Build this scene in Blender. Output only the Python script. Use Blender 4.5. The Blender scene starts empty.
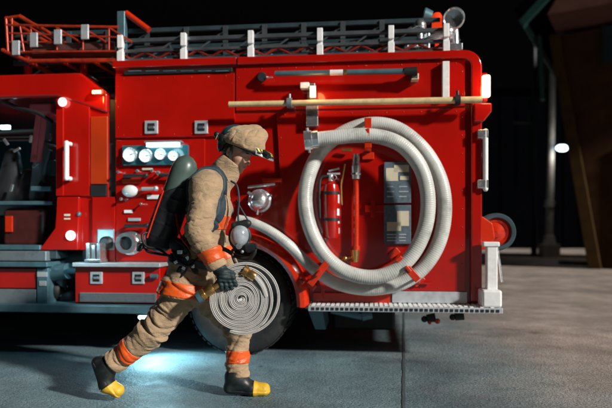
import bpy, bmesh, math, random
import numpy as np
from mathutils import Vector, Matrix
random.seed(7); rng = np.random.default_rng(7)
S = bpy.context.scene
COL = S.collection
R = math.radians
CAM_H, FPX, HOR = 1.05, 600.0, 232.0

def W(u, v, Y):
    """photo position at distance Y -> world metres"""
    return np.array([(u-306.0)/FPX*Y, Y, CAM_H-(v-HOR)/FPX*Y])

# ------------------------------------------------------------------ frames
TH = R(6.0); TY = 5.1
FT = Matrix.Translation((0, TY, 0)) @ Matrix.Rotation(-TH, 4, 'Z')      # the truck's own frame
FW = Matrix.Identity(4)
def q(u, v, d=0.0):
    """photo position on the truck's side plane shifted by d -> truck frame (x, d, z)"""
    k = (u-306.0)/FPX; c, s_ = math.cos(TH), math.sin(TH)
    s = (k*(TY+d*c)-d*s_)/(c+k*s_)
    Y = TY - s*s_ + d*c
    return Vector((s, d, CAM_H-(v-HOR)/FPX*Y))
def qx(u, d=0.0): return q(u, 232, d).x
def qz(u, v, d=0.0): return q(u, v, d).z

# ------------------------------------------------------------------ objects
class Root:
    pass
def props(o, label=None, cat=None, group=None, kind=None):
    if label: o['label'] = label
    if cat: o['category'] = cat
    if group: o['group'] = group
    if kind: o['kind'] = kind
def thing(name, label, cat, loc=(0, 0, 0), frame=None, group=None):
    o = bpy.data.objects.new(name, None); COL.objects.link(o)
    o.empty_display_size = .2
    fr = FW if frame is None else frame
    o.matrix_world = fr @ Matrix.Translation(loc)
    props(o, label, cat, group)
    o['_ox'], o['_oy'], o['_oz'] = loc[0], loc[1], loc[2]
    return o
def clean_props():
    for o in bpy.data.objects:
        for k in ('_ox', '_oy', '_oz'):
            if k in o: del o[k]

class MB:
    def __init__(s): s.v = []; s.f = []; s.m = []; s.mi = 0
    def add(s, vs, fs):
        n = len(s.v); s.v += [tuple(float(c) for c in p) for p in vs]
        s.f += [tuple(i+n for i in f) for f in fs]; s.m += [s.mi]*len(fs); return s
    def box(s, a, b, rot=None, piv=None):
        x0, x1 = sorted((a[0], b[0])); y0, y1 = sorted((a[1], b[1])); z0, z1 = sorted((a[2], b[2]))
        vs = [Vector(p) for p in ((x0,y0,z0),(x1,y0,z0),(x1,y1,z0),(x0,y1,z0),(x0,y0,z1),(x1,y0,z1),(x1,y1,z1),(x0,y1,z1))]
        if rot is not None:
            pv = Vector(piv) if piv is not None else Vector(((x0+x1)/2, (y0+y1)/2, (z0+z1)/2))
            vs = [rot @ (p-pv)+pv for p in vs]
        return s.add(vs, [(0,3,2,1),(4,5,6,7),(0,1,5,4),(1,2,6,5),(2,3,7,6),(3,0,4,7)])
    def cyl(s, p0, p1, r0, r1=None, n=20):
        r1 = r0 if r1 is None else r1
        p0, p1 = Vector(p0), Vector(p1); ax = (p1-p0).normalized()
        t = Vector((0,0,1)) if abs(ax.z) < .9 else Vector((1,0,0))
        e1 = ax.cross(t).normalized(); e2 = ax.cross(e1)
        vs = []
        for p, r in ((p0, r0), (p1, r1)):
            vs += [p+(e1*math.cos(2*math.pi*i/n)+e2*math.sin(2*math.pi*i/n))*r for i in range(n)]
        fs = [(i, i+n, (i+1) % n+n, (i+1) % n) for i in range(n)]
        fs += [tuple(range(n)), tuple(range(2*n-1, n-1, -1))]
        return s.add(vs, fs)
    def tube(s, path, r, n=12, closed=False, flat=None, up=None):
        """round (or flat=(w,t)) section swept along a path; r number or list"""
        P = [Vector(p) for p in path]; N = len(P)
        rs = r if hasattr(r, '__len__') else [r]*N
        tang = []
        for i in range(N):
            a = P[(i-1) % N] if (closed or i > 0) else P[i]
            b = P[(i+1) % N] if (closed or i < N-1) else P[i]
            tang.append((b-a).normalized())
        if up is None:
            t0 = tang[0]; ref = Vector((0,0,1)) if abs(t0.z) < .8 else Vector((0,1,0))
            e = (ref-t0*ref.dot(t0)).normalized()
        vs = []
        for i in range(N):
            t = tang[i]
            if up is not None:
                uu = Vector(up[i] if hasattr(up[0], '__len__') else up); e = (uu-t*uu.dot(t)).normalized()
            else:
                e = (e-t*e.dot(t)).normalized()
            b = t.cross(e)
            for k in range(n):
                a = 2*math.pi*k/n
                if flat:
                    ca, sa = math.cos(a), math.sin(a)
                    ca = math.copysign(abs(ca)**.5, ca); sa = math.copysign(abs(sa)**.5, sa)
                    vs.append(P[i]+e*ca*flat[0]*rs[i]+b*sa*flat[1]*rs[i])
                else:
                    vs.append(P[i]+(e*math.cos(a)+b*math.sin(a))*rs[i])
        fs = []
        for i in range(N if closed else N-1):
            j = (i+1) % N
            for k in range(n):
                l = (k+1) % n
                fs.append((i*n+k, i*n+l, j*n+l, j*n+k))
        if not closed:
            fs += [tuple(range(n-1, -1, -1)), tuple(range((N-1)*n, N*n))]
        return s.add(vs, fs)
    def lathe(s, prof, c, ax=(0, 1, 0), n=48, a0=0, a1=2*math.pi, e1=None, sx=1, sz=1):
        """profile [(radius, along axis)] revolved round the axis through c"""
        ax = Vector(ax).normalized(); c = Vector(c)
        t = Vector(e1) if e1 is not None else (Vector((0,0,1)) if abs(ax.z) < .9 else Vector((1,0,0)))
        u = (t-ax*t.dot(ax)).normalized(); w = ax.cross(u)
        full = abs(a1-a0-2*math.pi) < 1e-6; m = n if full else n+1
        vs = []
        for i in range(m):
            a = a0+(a1-a0)*i/n
            for r, h in prof: vs.append(c+ax*h+(u*math.cos(a)*sz+w*math.sin(a)*sx)*r)
        k = len(prof); fs = []
        for i in range(n):
            j = (i+1) % m
            for t_ in range(k-1):
                fs.append((i*k+t_, j*k+t_, j*k+t_+1, i*k+t_+1))
        if not full:
            fs += [tuple(range(k)), tuple(range((m-1)*k+k-1, (m-1)*k-1, -1))]
        return s.add(vs, fs)
    def prism(s, poly, y0, y1):
        """polygon [(x,z)] extruded from y0 to y1 (concave allowed)"""
        bm = bmesh.new(); vs = [bm.verts.new((p[0], y0, p[1])) for p in poly]
        f = bm.faces.new(vs); bm.normal_update()
        if f.normal.y > 0: f.normal_flip()
        bmesh.ops.triangulate(bm, faces=[f])
        bm.verts.ensure_lookup_table()
        n = len(poly); V = [tuple(v.co) for v in bm.verts]; T = [tuple(v.index for v in f.verts) for f in bm.faces]
        bm.verts.index_update(); T = [tuple(v.index for v in f.verts) for f in bm.faces]
        bm.free()
        V2 = [(x, y1, z) for x, y, z in V]
        fs = T+[tuple(i+n for i in reversed(t)) for t in T]
        fs += [(i, (i+1) % n, (i+1) % n+n, i+n) for i in range(n)]
        return s.add(V+V2, fs)
    def ball(s, c, r, n=16, sc=(1, 1, 1), rot=None):
        vs = []; fs = []; m = n//2
        for i in range(m+1):
            th = math.pi*i/m
            for j in range(n):
                ph = 2*math.pi*j/n
                p = Vector((math.sin(th)*math.cos(ph)*sc[0], math.sin(th)*math.sin(ph)*sc[1], math.cos(th)*sc[2]))*r
                if rot is not None: p = rot @ p
                vs.append(Vector(c)+p)
        for i in range(m):
            for j in range(n):
                k = (j+1) % n
                fs.append((i*n+j, (i+1)*n+j, (i+1)*n+k, i*n+k))
        return s.add(vs, fs)

def mesh_object(name, vs, fs, mats, mi=None, parent=None, frame=None, loc=None, bevel=0, seg=2, smooth=True, ang=38, recalc=True):
    """links one mesh object. vs are in the frame's coordinates; the object's origin goes to the parent's root (or to loc)"""
    if parent is not None:
        off = (parent['_ox'], parent['_oy'], parent['_oz'])
    else:
        off = tuple(loc) if loc is not None else (0, 0, 0)
    me = bpy.data.meshes.new(name)
    V = np.asarray(vs, dtype=np.float64)-np.asarray(off)
    me.from_pydata(V.tolist(), [], fs if isinstance(fs, list) else fs.tolist())
    if recalc:
        bm = bmesh.new(); bm.from_mesh(me); bmesh.ops.remove_doubles(bm, verts=bm.verts, dist=1e-6)
        bmesh.ops.recalc_face_normals(bm, faces=bm.faces); bm.to_mesh(me); bm.free()
    for m in (mats if isinstance(mats, (list, tuple)) else [mats]): me.materials.append(m)
    if mi is not None and len(mi) == len(me.polygons): me.polygons.foreach_set('material_index', mi)
    me.polygons.foreach_set('use_smooth', [smooth]*len(me.polygons))
    if smooth and not bevel: me.set_sharp_from_angle(angle=R(ang))
    me.update()
    o = bpy.data.objects.new(name, me); COL.objects.link(o)
    o['_ox'], o['_oy'], o['_oz'] = off
    if parent is not None:
        o.parent = parent
    else:
        o.matrix_world = (FW if frame is None else frame) @ Matrix.Translation(off)
    if bevel:
        b = o.modifiers.new('bevel', 'BEVEL'); b.width = bevel; b.segments = seg; b.limit_method = 'ANGLE'
        b.angle_limit = R(35); b.harden_normals = True
    return o
def part(name, mb, mat, parent, **k): return mesh_object(name, mb.v, mb.f, mat, mb.m if len(set(mb.m)) > 1 else None, parent, **k)
def solo(name, mb, mat, label, cat, loc, frame=None, group=None, kind=None, **k):
    o = mesh_object(name, mb.v, mb.f, mat, mb.m if len(set(mb.m)) > 1 else None, None, frame, loc, **k)
    props(o, label, cat, group, kind); return o

def catmull(pts, step):
    P = [np.array(p, float) for p in pts]; P = [2*P[0]-P[1]]+P+[2*P[-1]-P[-2]]
    out = []
    for i in range(1, len(P)-2):
        L = np.linalg.norm(P[i+1]-P[i]); n = max(2, int(L/step))
        for k in range(n):
            t = k/n
            out.append(.5*((2*P[i])+(-P[i-1]+P[i+1])*t+(2*P[i-1]-5*P[i]+4*P[i+1]-P[i+2])*t*t+(-P[i-1]+3*P[i]-3*P[i+1]+P[i+2])*t**3))
    out.append(P[-2]); return out

# ------------------------------------------------------------------ materials
def mat(name, base, rough=.5, metal=0, coat=0, bump=0, bscale=60, vary=0, vscale=6, emit=None, estr=0, alpha=1, trans=0, dark=None, rvary=0, dirt=None, dscale=3, damt=.5, sheen=0):
    m = bpy.data.materials.new(name); m.use_nodes = True
    nt = m.node_tree; N = nt.nodes; L = nt.links; b = N['Principled BSDF']
    b.inputs['Base Color'].default_value = (*base, 1); b.inputs['Roughness'].default_value = rough
    b.inputs['Metallic'].default_value = metal; b.inputs['Coat Weight'].default_value = coat
    b.inputs['Coat Roughness'].default_value = .06
    if trans: b.inputs['Transmission Weight'].default_value = trans
    if sheen: b.inputs['Sheen Weight'].default_value = sheen
    if emit: b.inputs['Emission Color'].default_value = (*emit, 1); b.inputs['Emission Strength'].default_value = estr
    tc = N.new('ShaderNodeTexCoord')
    def noise(sc, det=6, rg=.6):
        n = N.new('ShaderNodeTexNoise'); n.inputs['Scale'].default_value = sc; n.inputs['Detail'].default_value = det
        n.inputs['Roughness'].default_value = rg; L.new(tc.outputs['Object'], n.inputs['Vector']); return n
    col = None
    if vary:
        n = noise(vscale); r = N.new('ShaderNodeValToRGB'); L.new(n.outputs['Fac'], r.inputs['Fac'])
        d = dark if dark else tuple(c*(1-vary) for c in base); h = tuple(min(1, c*(1+vary*.6)) for c in base)
        r.color_ramp.elements[0].position = .32; r.color_ramp.elements[1].position = .68
        r.color_ramp.elements[0].color = (*d, 1); r.color_ramp.elements[1].color = (*h, 1)
        col = r.outputs['Color']
    if dirt:
        n = noise(dscale, 8, .72); r = N.new('ShaderNodeValToRGB'); L.new(n.outputs['Fac'], r.inputs['Fac'])
        r.color_ramp.elements[0].position = .5; r.color_ramp.elements[1].position = .72
        r.color_ramp.elements[0].color = (0, 0, 0, 1); r.color_ramp.elements[1].color = (damt, damt, damt, 1)
        mx = N.new('ShaderNodeMix'); mx.data_type = 'RGBA'; L.new(r.outputs['Color'], mx.inputs['Factor'])
        if col: L.new(col, mx.inputs[6])
        else: mx.inputs[6].default_value = (*base, 1)
        mx.inputs[7].default_value = (*dirt, 1); col = mx.outputs[2]
    if col: L.new(col, b.inputs['Base Color'])
    if rvary:
        n = noise(vscale*1.7, 7, .7); mr = N.new('ShaderNodeMapRange'); L.new(n.outputs['Fac'], mr.inputs[0])
        mr.inputs[1].default_value = .3; mr.inputs[2].default_value = .7
        mr.inputs[3].default_value = max(.02, rough-rvary); mr.inputs[4].default_value = rough+rvary
        L.new(mr.outputs[0], b.inputs['Roughness'])
    if bump:
        n = noise(bscale, 5); bp = N.new('ShaderNodeBump'); bp.inputs['Strength'].default_value = bump; bp.inputs['Distance'].default_value = .01
        L.new(n.outputs['Fac'], bp.inputs['Height']); L.new(bp.outputs['Normal'], b.inputs['Normal'])
    return m

M = {}
M['red'] = mat('red_paint', (.41, .006, .003), .2, 0, .8, bump=.02, bscale=3.5, vary=.14, vscale=1.6, rvary=.07, dirt=(.2, .01, .006), dscale=2.5, damt=.35)
M['orange_red'] = mat('orange_red_paint', (.56, .026, .005), .24, 0, .7, vary=.15, vscale=9, rvary=.08)
M['orange'] = mat('orange_panel', (.45, .036, .005), .35, 0, .5, vary=.15, vscale=4)
M['chrome'] = mat('polished_steel', (.82, .85, .88), .22, .9, rvary=.1, vscale=14)
M['alu'] = mat('brushed_aluminium', (.62, .66, .69), .42, .55, bump=.05, bscale=90, vary=.18, vscale=12, rvary=.1)
M['alud'] = mat('dull_aluminium', (.30, .35, .38), .45, .6, bump=.05, bscale=90, vary=.25, vscale=9, dirt=(.05, .06, .06), dscale=9, damt=.7)
M['white'] = mat('white_reflective_plate', (.85, .86, .86), .35, .1, vary=.1, vscale=30)
M['black'] = mat('black_rubber', (.012, .013, .014), .55, bump=.1, bscale=80, vary=.3)
M['dark'] = mat('dark_steel', (.02, .024, .028), .5, .3, vary=.3, vscale=10)
M['under'] = mat('greasy_chassis', (.012, .013, .014), .6, .2, vary=.4, vscale=10)
M['tyre'] = mat('tyre_rubber', (.016, .017, .018), .62, bump=.25, bscale=60, vary=.3, vscale=16, dirt=(.06, .055, .05), dscale=10, damt=.5)
M['teal'] = mat('teal_grey_metal', (.10, .20, .24), .35, .4, vary=.25, vscale=8)
M['wood'] = mat('cream_fibreglass', (.68, .52, .27), .4, 0, .2, vary=.2, vscale=20)
M['hose'] = mat('pale_suction_hose', (.55, .56, .53), .34, 0, .15, bump=.1, bscale=40, vary=.14, vscale=6, dirt=(.16, .17, .16), dscale=4, damt=.75)
M['brass'] = mat('brass', (.62, .36, .13), .28, .9, vary=.2, vscale=30)
M['cream'] = mat('cream_print', (.62, .56, .42), .5, vary=.1)
M['slate'] = mat('slate_blue_print', (.10, .14, .18), .45, vary=.3, vscale=40)
M['seat'] = mat('grey_seat_cloth', (.20, .29, .33), .8, bump=.2, bscale=100, vary=.2)
M['pink'] = mat('red_webbing', (.62, .12, .14), .7, bump=.1)
M['interior'] = mat('cab_trim', (.035, .06, .07), .6, bump=.1, bscale=60, vary=.3)
M['glass'] = mat('dark_glass', (.03, .12, .15), .08, 0, .5)
M['whitepaint'] = mat('white_gloss', (.75, .78, .78), .25, 0, .5, vary=.08)
M['gauge'] = mat('lit_gauge_face', (.8, .9, .9), .3, emit=(.72, .93, 1), estr=.55)
M['lampwhite'] = mat('lamp_cool_white', (.9, .95, 1), .3, emit=(.7, .9, 1), estr=5)
M['lampwarm'] = mat('lamp_warm', (1, .8, .5), .3, emit=(1, .62, .3), estr=4.5)
M['lamppink'] = mat('marker_lamp', (1, .5, .5), .3, emit=(1, .6, .55), estr=2.2)
M['lampred'] = mat('beacon_red', (.7, .03, .01), .2, 0, .5, emit=(1, .06, .01), estr=.7)
# clothing
def crease(m, sc=12, st=.6):
    nt = m.node_tree; N = nt.nodes; L = nt.links; b = N['Principled BSDF']
    tc = N.new('ShaderNodeTexCoord'); mp = N.new('ShaderNodeMapping'); mp.inputs['Rotation'].default_value = (.3, .7, .2); mp.inputs['Scale'].default_value = (1, .6, 2.2)
    n = N.new('ShaderNodeTexNoise'); n.inputs['Scale'].default_value = sc; n.inputs['Detail'].default_value = 7; n.inputs['Roughness'].default_value = .62; n.inputs['Distortion'].default_value = 1.2
    L.new(tc.outputs['Object'], mp.inputs['Vector']); L.new(mp.outputs[0], n.inputs['Vector'])
    bp = N.new('ShaderNodeBump'); bp.inputs['Strength'].default_value = st; bp.inputs['Distance'].default_value = .03
    L.new(n.outputs['Fac'], bp.inputs['Height'])
    old = b.inputs['Normal'].links[0].from_node; L.new(bp.outputs['Normal'], old.inputs['Normal']); return m
def fabric(name, base, dirt, **k): return mat(name, base, .85, bump=.32, bscale=260, vary=.16, vscale=9, dirt=dirt, dscale=7, damt=.55, sheen=.15, **k)
M['tan'] = crease(fabric('tan_turnout_cloth', (.42, .285, .165), (.10, .07, .045)))
M['tan2'] = crease(fabric('tan_helmet_cloth', (.44, .30, .17), (.16, .12, .08)), 26, .5)
M['band'] = mat('orange_reflective_band', (.78, .105, .014), .4, bump=.2, bscale=150, vary=.15, vscale=14, dirt=(.3, .05, .02), dscale=12, damt=.6)
M['glove'] = mat('dark_glove_leather', (.012, .03, .034), .6, bump=.3, bscale=120, vary=.3, vscale=14)
M['boot'] = mat('black_boot_rubber', (.012, .016, .018), .42, bump=.12, bscale=60, vary=.3, vscale=14, dirt=(.06, .06, .055), dscale=14, damt=.5)
M['yellow'] = mat('yellow_rubber', (.72, .43, .03), .5, vary=.15, vscale=20, dirt=(.2, .13, .04), dscale=24, damt=.6)
M['skin'] = mat('skin', (.52, .29, .20), .5, bump=.06, bscale=200, vary=.08, vscale=14)
M['skin'].node_tree.nodes['Principled BSDF'].inputs['Subsurface Weight'].default_value = .12
M['skin'].node_tree.nodes['Principled BSDF'].inputs['Subsurface Radius'].default_value = (.02, .008, .004)
M['lip'] = mat('lips', (.42, .14, .12), .45)
M['hair'] = mat('dark_hair', (.015, .011, .009), .5, bump=.4, bscale=150)
M['pack'] = mat('black_pack_shell', (.014, .017, .02), .5, bump=.15, bscale=80, vary=.3)
M['strap'] = mat('blue_black_webbing', (.02, .04, .055), .6, bump=.3, bscale=160, vary=.2)
M['tank'] = mat('grey_green_composite', (.075, .115, .10), .35, 0, .3, bump=.03, bscale=30, vary=.2, vscale=8)
M['lens'] = mat('smoky_lens', (.34, .38, .42), .18, .1, .5, vary=.25, vscale=24)
M['rollhose'] = mat('white_woven_hose', (.50, .49, .465), .8, bump=.5, bscale=300, vary=.1, vscale=14, dirt=(.33, .31, .28), dscale=16, damt=.5)
M['shell'] = mat('teal_helmet_shell', (.025, .085, .11), .3, 0, .4, vary=.2)
M['silver'] = mat('silver_foil', (.6, .63, .63), .3, .7, vary=.2, vscale=60)
M['yreflect'] = mat('yellow_reflective', (.75, .68, .08), .4)

# ------------------------------------------------------------------ signed distance modelling
def noise_table(n=24):
    return rng.random((n, n, n)).astype(np.float32)
NT = noise_table()
def vnoise(P, f):
    n = NT.shape[0]; Qp = P*f+100.0
    i = np.floor(Qp).astype(np.int32); t = (Qp-i).astype(np.float32); t = t*t*(3-2*t)
    i0 = i % n; i1 = (i+1) % n
    x0, y0, z0 = i0[..., 0], i0[..., 1], i0[..., 2]; x1, y1, z1 = i1[..., 0], i1[..., 1], i1[..., 2]
    tx, ty, tz = t[..., 0], t[..., 1], t[..., 2]
    a = NT[x0, y0, z0]*(1-tx)+NT[x1, y0, z0]*tx; b = NT[x0, y1, z0]*(1-tx)+NT[x1, y1, z0]*tx
    c = NT[x0, y0, z1]*(1-tx)+NT[x1, y0, z1]*tx; d = NT[x0, y1, z1]*(1-tx)+NT[x1, y1, z1]*tx
    return (a*(1-ty)+b*ty)*(1-tz)+(c*(1-ty)+d*ty)*tz
def smin(a, b, k):
    h = np.clip(.5+.5*(b-a)/k, 0, 1); return b*(1-h)+a*h-k*h*(1-h)
def smax(a, b, k): return -smin(-a, -b, k)
def seg(P, a, b, ra, rb, sy=1.0):
    a = np.asarray(a, np.float32); b = np.asarray(b, np.float32)
    sc = np.array([1, 1/sy, 1], np.float32)
    pa = (P-a)*sc; ba = (b-a)*sc
    h = np.clip((pa@ba)/max(1e-9, float(ba@ba)), 0, 1)
    return np.linalg.norm(pa-h[..., None]*ba, axis=-1)-(ra+(rb-ra)*h)
def segh(P, a, b):
    a = np.asarray(a, np.float32); ba = np.asarray(b, np.float32)-a
    return ((P-a)@ba)/float(ba@ba)
def ell(P, c, r, Rm=None):
    p = P-np.asarray(c, np.float32)
    if Rm is not None: p = p@np.asarray(Rm, np.float32)        # columns = local axes
    r = np.asarray(r, np.float32)
    k0 = np.linalg.norm(p/r, axis=-1); k1 = np.linalg.norm(p/(r*r), axis=-1)+1e-9
    return k0*(k0-1)/k1
def plane(P, p0, n):
    n = np.asarray(n, np.float32); n = n/np.linalg.norm(n)
    return (P-np.asarray(p0, np.float32))@n
def surf(fn, lo, hi, h):
    """surface nets over fn<0"""
    lo = np.asarray(lo, float); hi = np.asarray(hi, float)
    n = np.ceil((hi-lo)/h).astype(int)+1
    ax = [lo[i]+h*np.arange(n[i]) for i in range(3)]
    V = np.empty(tuple(n), np.float32)
    for i in range(0, n[0], 16):
        X, Y, Z = np.meshgrid(ax[0][i:i+16], ax[1], ax[2], indexing='ij')
        V[i:i+16] = fn(np.stack([X, Y, Z], -1).astype(np.float32))
    V[0] = V[-1] = 1; V[:, 0] = V[:, -1] = 1; V[:, :, 0] = V[:, :, -1] = 1
    ins = V < 0
    c = np.zeros(tuple(n-1), np.uint8)
    for dx in (0, 1):
        for dy in (0, 1):
            for dz in (0, 1):
                c += ins[dx:n[0]-1+dx, dy:n[1]-1+dy, dz:n[2]-1+dz]
    act = (c > 0) & (c < 8); idx = -np.ones(act.shape, np.int64); cells = np.argwhere(act); idx[act] = np.arange(len(cells))
    acc = np.zeros((len(cells), 3)); cnt = np.zeros(len(cells))
    ci, cj, ck = cells.T
    cor = [(0,0,0),(1,0,0),(0,1,0),(1,1,0),(0,0,1),(1,0,1),(0,1,1),(1,1,1)]
    for a, b in ((0,1),(2,3),(4,5),(6,7),(0,2),(1,3),(4,6),(5,7),(0,4),(1,5),(2,6),(3,7)):
        A, B = cor[a], cor[b]
        va = V[ci+A[0], cj+A[1], ck+A[2]]; vb = V[ci+B[0], cj+B[1], ck+B[2]]
        m = (va < 0) != (vb < 0); t = np.where(m, va/(va-vb+1e-20), 0)
        pt = np.array(A)[None]+(np.array(B)-np.array(A))[None]*t[:, None]
        acc[m] += pt[m]; cnt[m] += 1
    verts = (cells+acc/cnt[:, None])*h+lo
    quads = []
    for d in range(3):
        e = [0, 0, 0]; e[d] = 1
        sl0 = tuple(slice(1, n[i]-1) if i != d else slice(0, n[i]-1) for i in range(3))
        sl1 = tuple(slice(1, n[i]-1) if i != d else slice(1, n[i]) for i in range(3))
        A = ins[sl0]; B = ins[sl1]
        for sgn in (0, 1):
            m = np.argwhere(A & ~B) if sgn == 0 else np.argwhere(~A & B)
            if not len(m): continue
            m = m.copy()
            for i in range(3):
                if i != d: m[:, i] += 1
            u, w = [(1, 2), (2, 0), (0, 1)][d]
            def g(du, dw):
                k = m.copy(); k[:, u] -= du; k[:, w] -= dw; return idx[k[:, 0], k[:, 1], k[:, 2]]
            qd = np.stack([g(1, 1), g(0, 1), g(0, 0), g(1, 0)], 1)
            quads.append(qd if sgn == 0 else qd[:, ::-1])
    return verts, np.concatenate(quads)
def sdf_part(name, fn, lo, hi, h, mats, parent=None, mi=None, **k):
    v, f = surf(fn, lo, hi, h)
    m = None
    if mi is not None:
        c = v[f].mean(1); m = mi(c).astype(int).tolist()
    return mesh_object(name, v, f, mats, m, parent, recalc=False, ang=180, **k)
# ------------------------------------------------------------------ camera, light, world
cam = bpy.data.objects.new('camera', bpy.data.cameras.new('camera')); COL.objects.link(cam); S.camera = cam
cam.location = (0, 0, CAM_H); cam.rotation_euler = (R(90), 0, 0)
cam.data.sensor_width = 36; cam.data.lens = 36*FPX/612; cam.data.shift_y = (HOR-204)/612
cam.data.clip_start = .05; cam.data.clip_end = 500
cam.data.dof.use_dof = True; cam.data.dof.focus_distance = 3.75; cam.data.dof.aperture_fstop = 1.25

SUN_EL, SUN_AZ = 26, 53            # key light high behind the camera, to its right
sl = bpy.data.lights.new('sun', 'SUN'); sun = bpy.data.objects.new('sun', sl); COL.objects.link(sun)
sl.energy = 5.0; sl.angle = R(4); sl.color = (1, .96, .9)
dirv = Vector((math.sin(R(SUN_AZ))*math.cos(R(SUN_EL)), -math.cos(R(SUN_AZ))*math.cos(R(SUN_EL)), math.sin(R(SUN_EL))))
sun.rotation_euler = dirv.to_track_quat('Z', 'Y').to_euler()
w = bpy.data.worlds.new('World'); S.world = w; w.use_nodes = True
nt = w.node_tree; bg = nt.nodes['Background']
sky = nt.nodes.new('ShaderNodeTexSky'); sky.sky_type = 'NISHITA'; sky.sun_disc = False
sky.sun_elevation = R(-4); sky.sun_rotation = R(180-SUN_AZ)
nt.links.new(sky.outputs[0], bg.inputs['Color']); bg.inputs['Strength'].default_value = .07
S.view_settings.view_transform = 'Standard'; S.view_settings.look = 'None'; S.view_settings.exposure = 0; S.view_settings.gamma = 1
S.view_settings.use_curve_mapping = False

def lamp(kind, loc, energy, color, radius=.03, rot=None, cone=None, blend=.6, frame=None):
    l = bpy.data.lights.new('lamp_light', kind); o = bpy.data.objects.new('lamp_light', l); COL.objects.link(o)
    l.energy = energy; l.color = color; l.shadow_soft_size = radius
    m = (FW if frame is None else frame) @ Matrix.Translation(loc)
    if rot is not None: m = m @ rot
    o.matrix_world = m
    if cone: l.spot_size = R(cone); l.spot_blend = blend
    return o

# ------------------------------------------------------------------ ground
gm = bpy.data.materials.new('worn_asphalt'); gm.use_nodes = True
nt = gm.node_tree; N = nt.nodes; L = nt.links; b = N['Principled BSDF']
tc = N.new('ShaderNodeTexCoord')
def nz(sc, det=8, rg=.65, vec=None):
    n = N.new('ShaderNodeTexNoise'); n.inputs['Scale'].default_value = sc; n.inputs['Detail'].default_value = det; n.inputs['Roughness'].default_value = rg
    L.new(vec if vec else tc.outputs['Object'], n.inputs['Vector']); return n.outputs['Fac']
def ramp(f, a, c0, b_, c1):
    r = N.new('ShaderNodeValToRGB'); r.color_ramp.elements[0].position = a; r.color_ramp.elements[1].position = b_
    r.color_ramp.elements[0].color = (*c0, 1); r.color_ramp.elements[1].color = (*c1, 1); L.new(f, r.inputs['Fac']); return r.outputs['Color']
def mix(f, a, c, mode='MIX', fac=None):
    m = N.new('ShaderNodeMix'); m.data_type = 'RGBA'; m.blend_type = mode
    if f is not None: L.new(f, m.inputs['Factor'])
    else: m.inputs['Factor'].default_value = fac
    L.new(a, m.inputs[6]); L.new(c, m.inputs[7]); return m.outputs[2]
sep = N.new('ShaderNodeSeparateXYZ'); L.new(tc.outputs['Object'], sep.inputs[0])
# teal light on the left and warm light on the right, put into the ground colour
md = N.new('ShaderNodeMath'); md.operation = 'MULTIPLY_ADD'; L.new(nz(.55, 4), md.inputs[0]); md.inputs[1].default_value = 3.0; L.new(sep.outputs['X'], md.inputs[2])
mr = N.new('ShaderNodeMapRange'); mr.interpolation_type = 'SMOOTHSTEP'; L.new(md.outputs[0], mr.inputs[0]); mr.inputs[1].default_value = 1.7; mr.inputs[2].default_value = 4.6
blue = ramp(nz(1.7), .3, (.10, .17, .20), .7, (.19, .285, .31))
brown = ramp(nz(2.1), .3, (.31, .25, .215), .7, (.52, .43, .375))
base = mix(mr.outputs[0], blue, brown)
speck = ramp(nz(85, 4, .9), .38, (.2, .2, .2), .63, (1.8, 1.8, 1.8))
base = mix(None, base, speck, 'MULTIPLY', .8)
patch = ramp(nz(.8, 9, .72), .40, (.55, .56, .58), .6, (1.12, 1.12, 1.12))
base = mix(None, base, patch, 'MULTIPLY', .8)
stain = ramp(nz(1.15, 5, .55), .60, (1, 1, 1), .70, (.42, .43, .45))
base = mix(None, base, stain, 'MULTIPLY', .75)
spots = ramp(nz(6.5, 3, .5), .70, (1, 1, 1), .74, (.4, .4, .42))
base = mix(None, base, spots, 'MULTIPLY', .8)
vo = N.new('ShaderNodeTexVoronoi'); vo.feature = 'DISTANCE_TO_EDGE'; vo.inputs['Scale'].default_value = .6
wv = N.new('ShaderNodeVectorMath'); wv.operation = 'ADD'
ns = N.new('ShaderNodeTexNoise'); ns.inputs['Scale'].default_value = 2.5; ns.inputs['Detail'].default_value = 6; L.new(tc.outputs['Object'], ns.inputs['Vector'])
L.new(tc.outputs['Object'], wv.inputs[0]); L.new(ns.outputs['Color'], wv.inputs[1]); L.new(wv.outputs[0], vo.inputs['Vector'])
crack = ramp(vo.outputs['Distance'], .0, (.35, .35, .35), .012, (1, 1, 1))
base = mix(None, base, crack, 'MULTIPLY', .35)
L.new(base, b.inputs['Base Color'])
rr = N.new('ShaderNodeMapRange'); L.new(nz(1.3, 6), rr.inputs[0]); rr.inputs[1].default_value = .35; rr.inputs[2].default_value = .65; rr.inputs[3].default_value = .45; rr.inputs[4].default_value = .8
L.new(rr.outputs[0], b.inputs['Roughness'])
bp = N.new('ShaderNodeBump'); bp.inputs['Strength'].default_value = .9; bp.inputs['Distance'].default_value = .012
ad = N.new('ShaderNodeMath'); ad.operation = 'MULTIPLY_ADD'; L.new(nz(55, 3, .7), ad.inputs[0]); ad.inputs[1].default_value = .6; L.new(nz(30, 5), ad.inputs[2])
L.new(ad.outputs[0], bp.inputs['Height']); L.new(bp.outputs['Normal'], b.inputs['Normal'])
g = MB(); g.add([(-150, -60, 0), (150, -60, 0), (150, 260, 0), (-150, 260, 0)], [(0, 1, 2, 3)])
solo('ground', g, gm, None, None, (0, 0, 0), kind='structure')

# paving joint running away from the camera, filled with tar
M['tar'] = mat('tar_joint', (.07, .09, .095), .5, vary=.3)
j = MB(); pts = []
for i in range(90):
    Y = 2.0+i*.1; x = .163*Y+(random.random()-.5)*.006; hw = .008+random.random()*.004
    pts.append((x-hw, x+hw, Y))
vs = []; fs = []
for a, c, Y in pts: vs += [(a, Y, .004), (c, Y, .004)]
for i in range(len(pts)-1): fs.append((2*i, 2*i+1, 2*i+3, 2*i+2))
j.add(vs, fs); solo('paving_joint', j, M['tar'], None, None, (.8, 5, 0), kind='structure')

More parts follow.
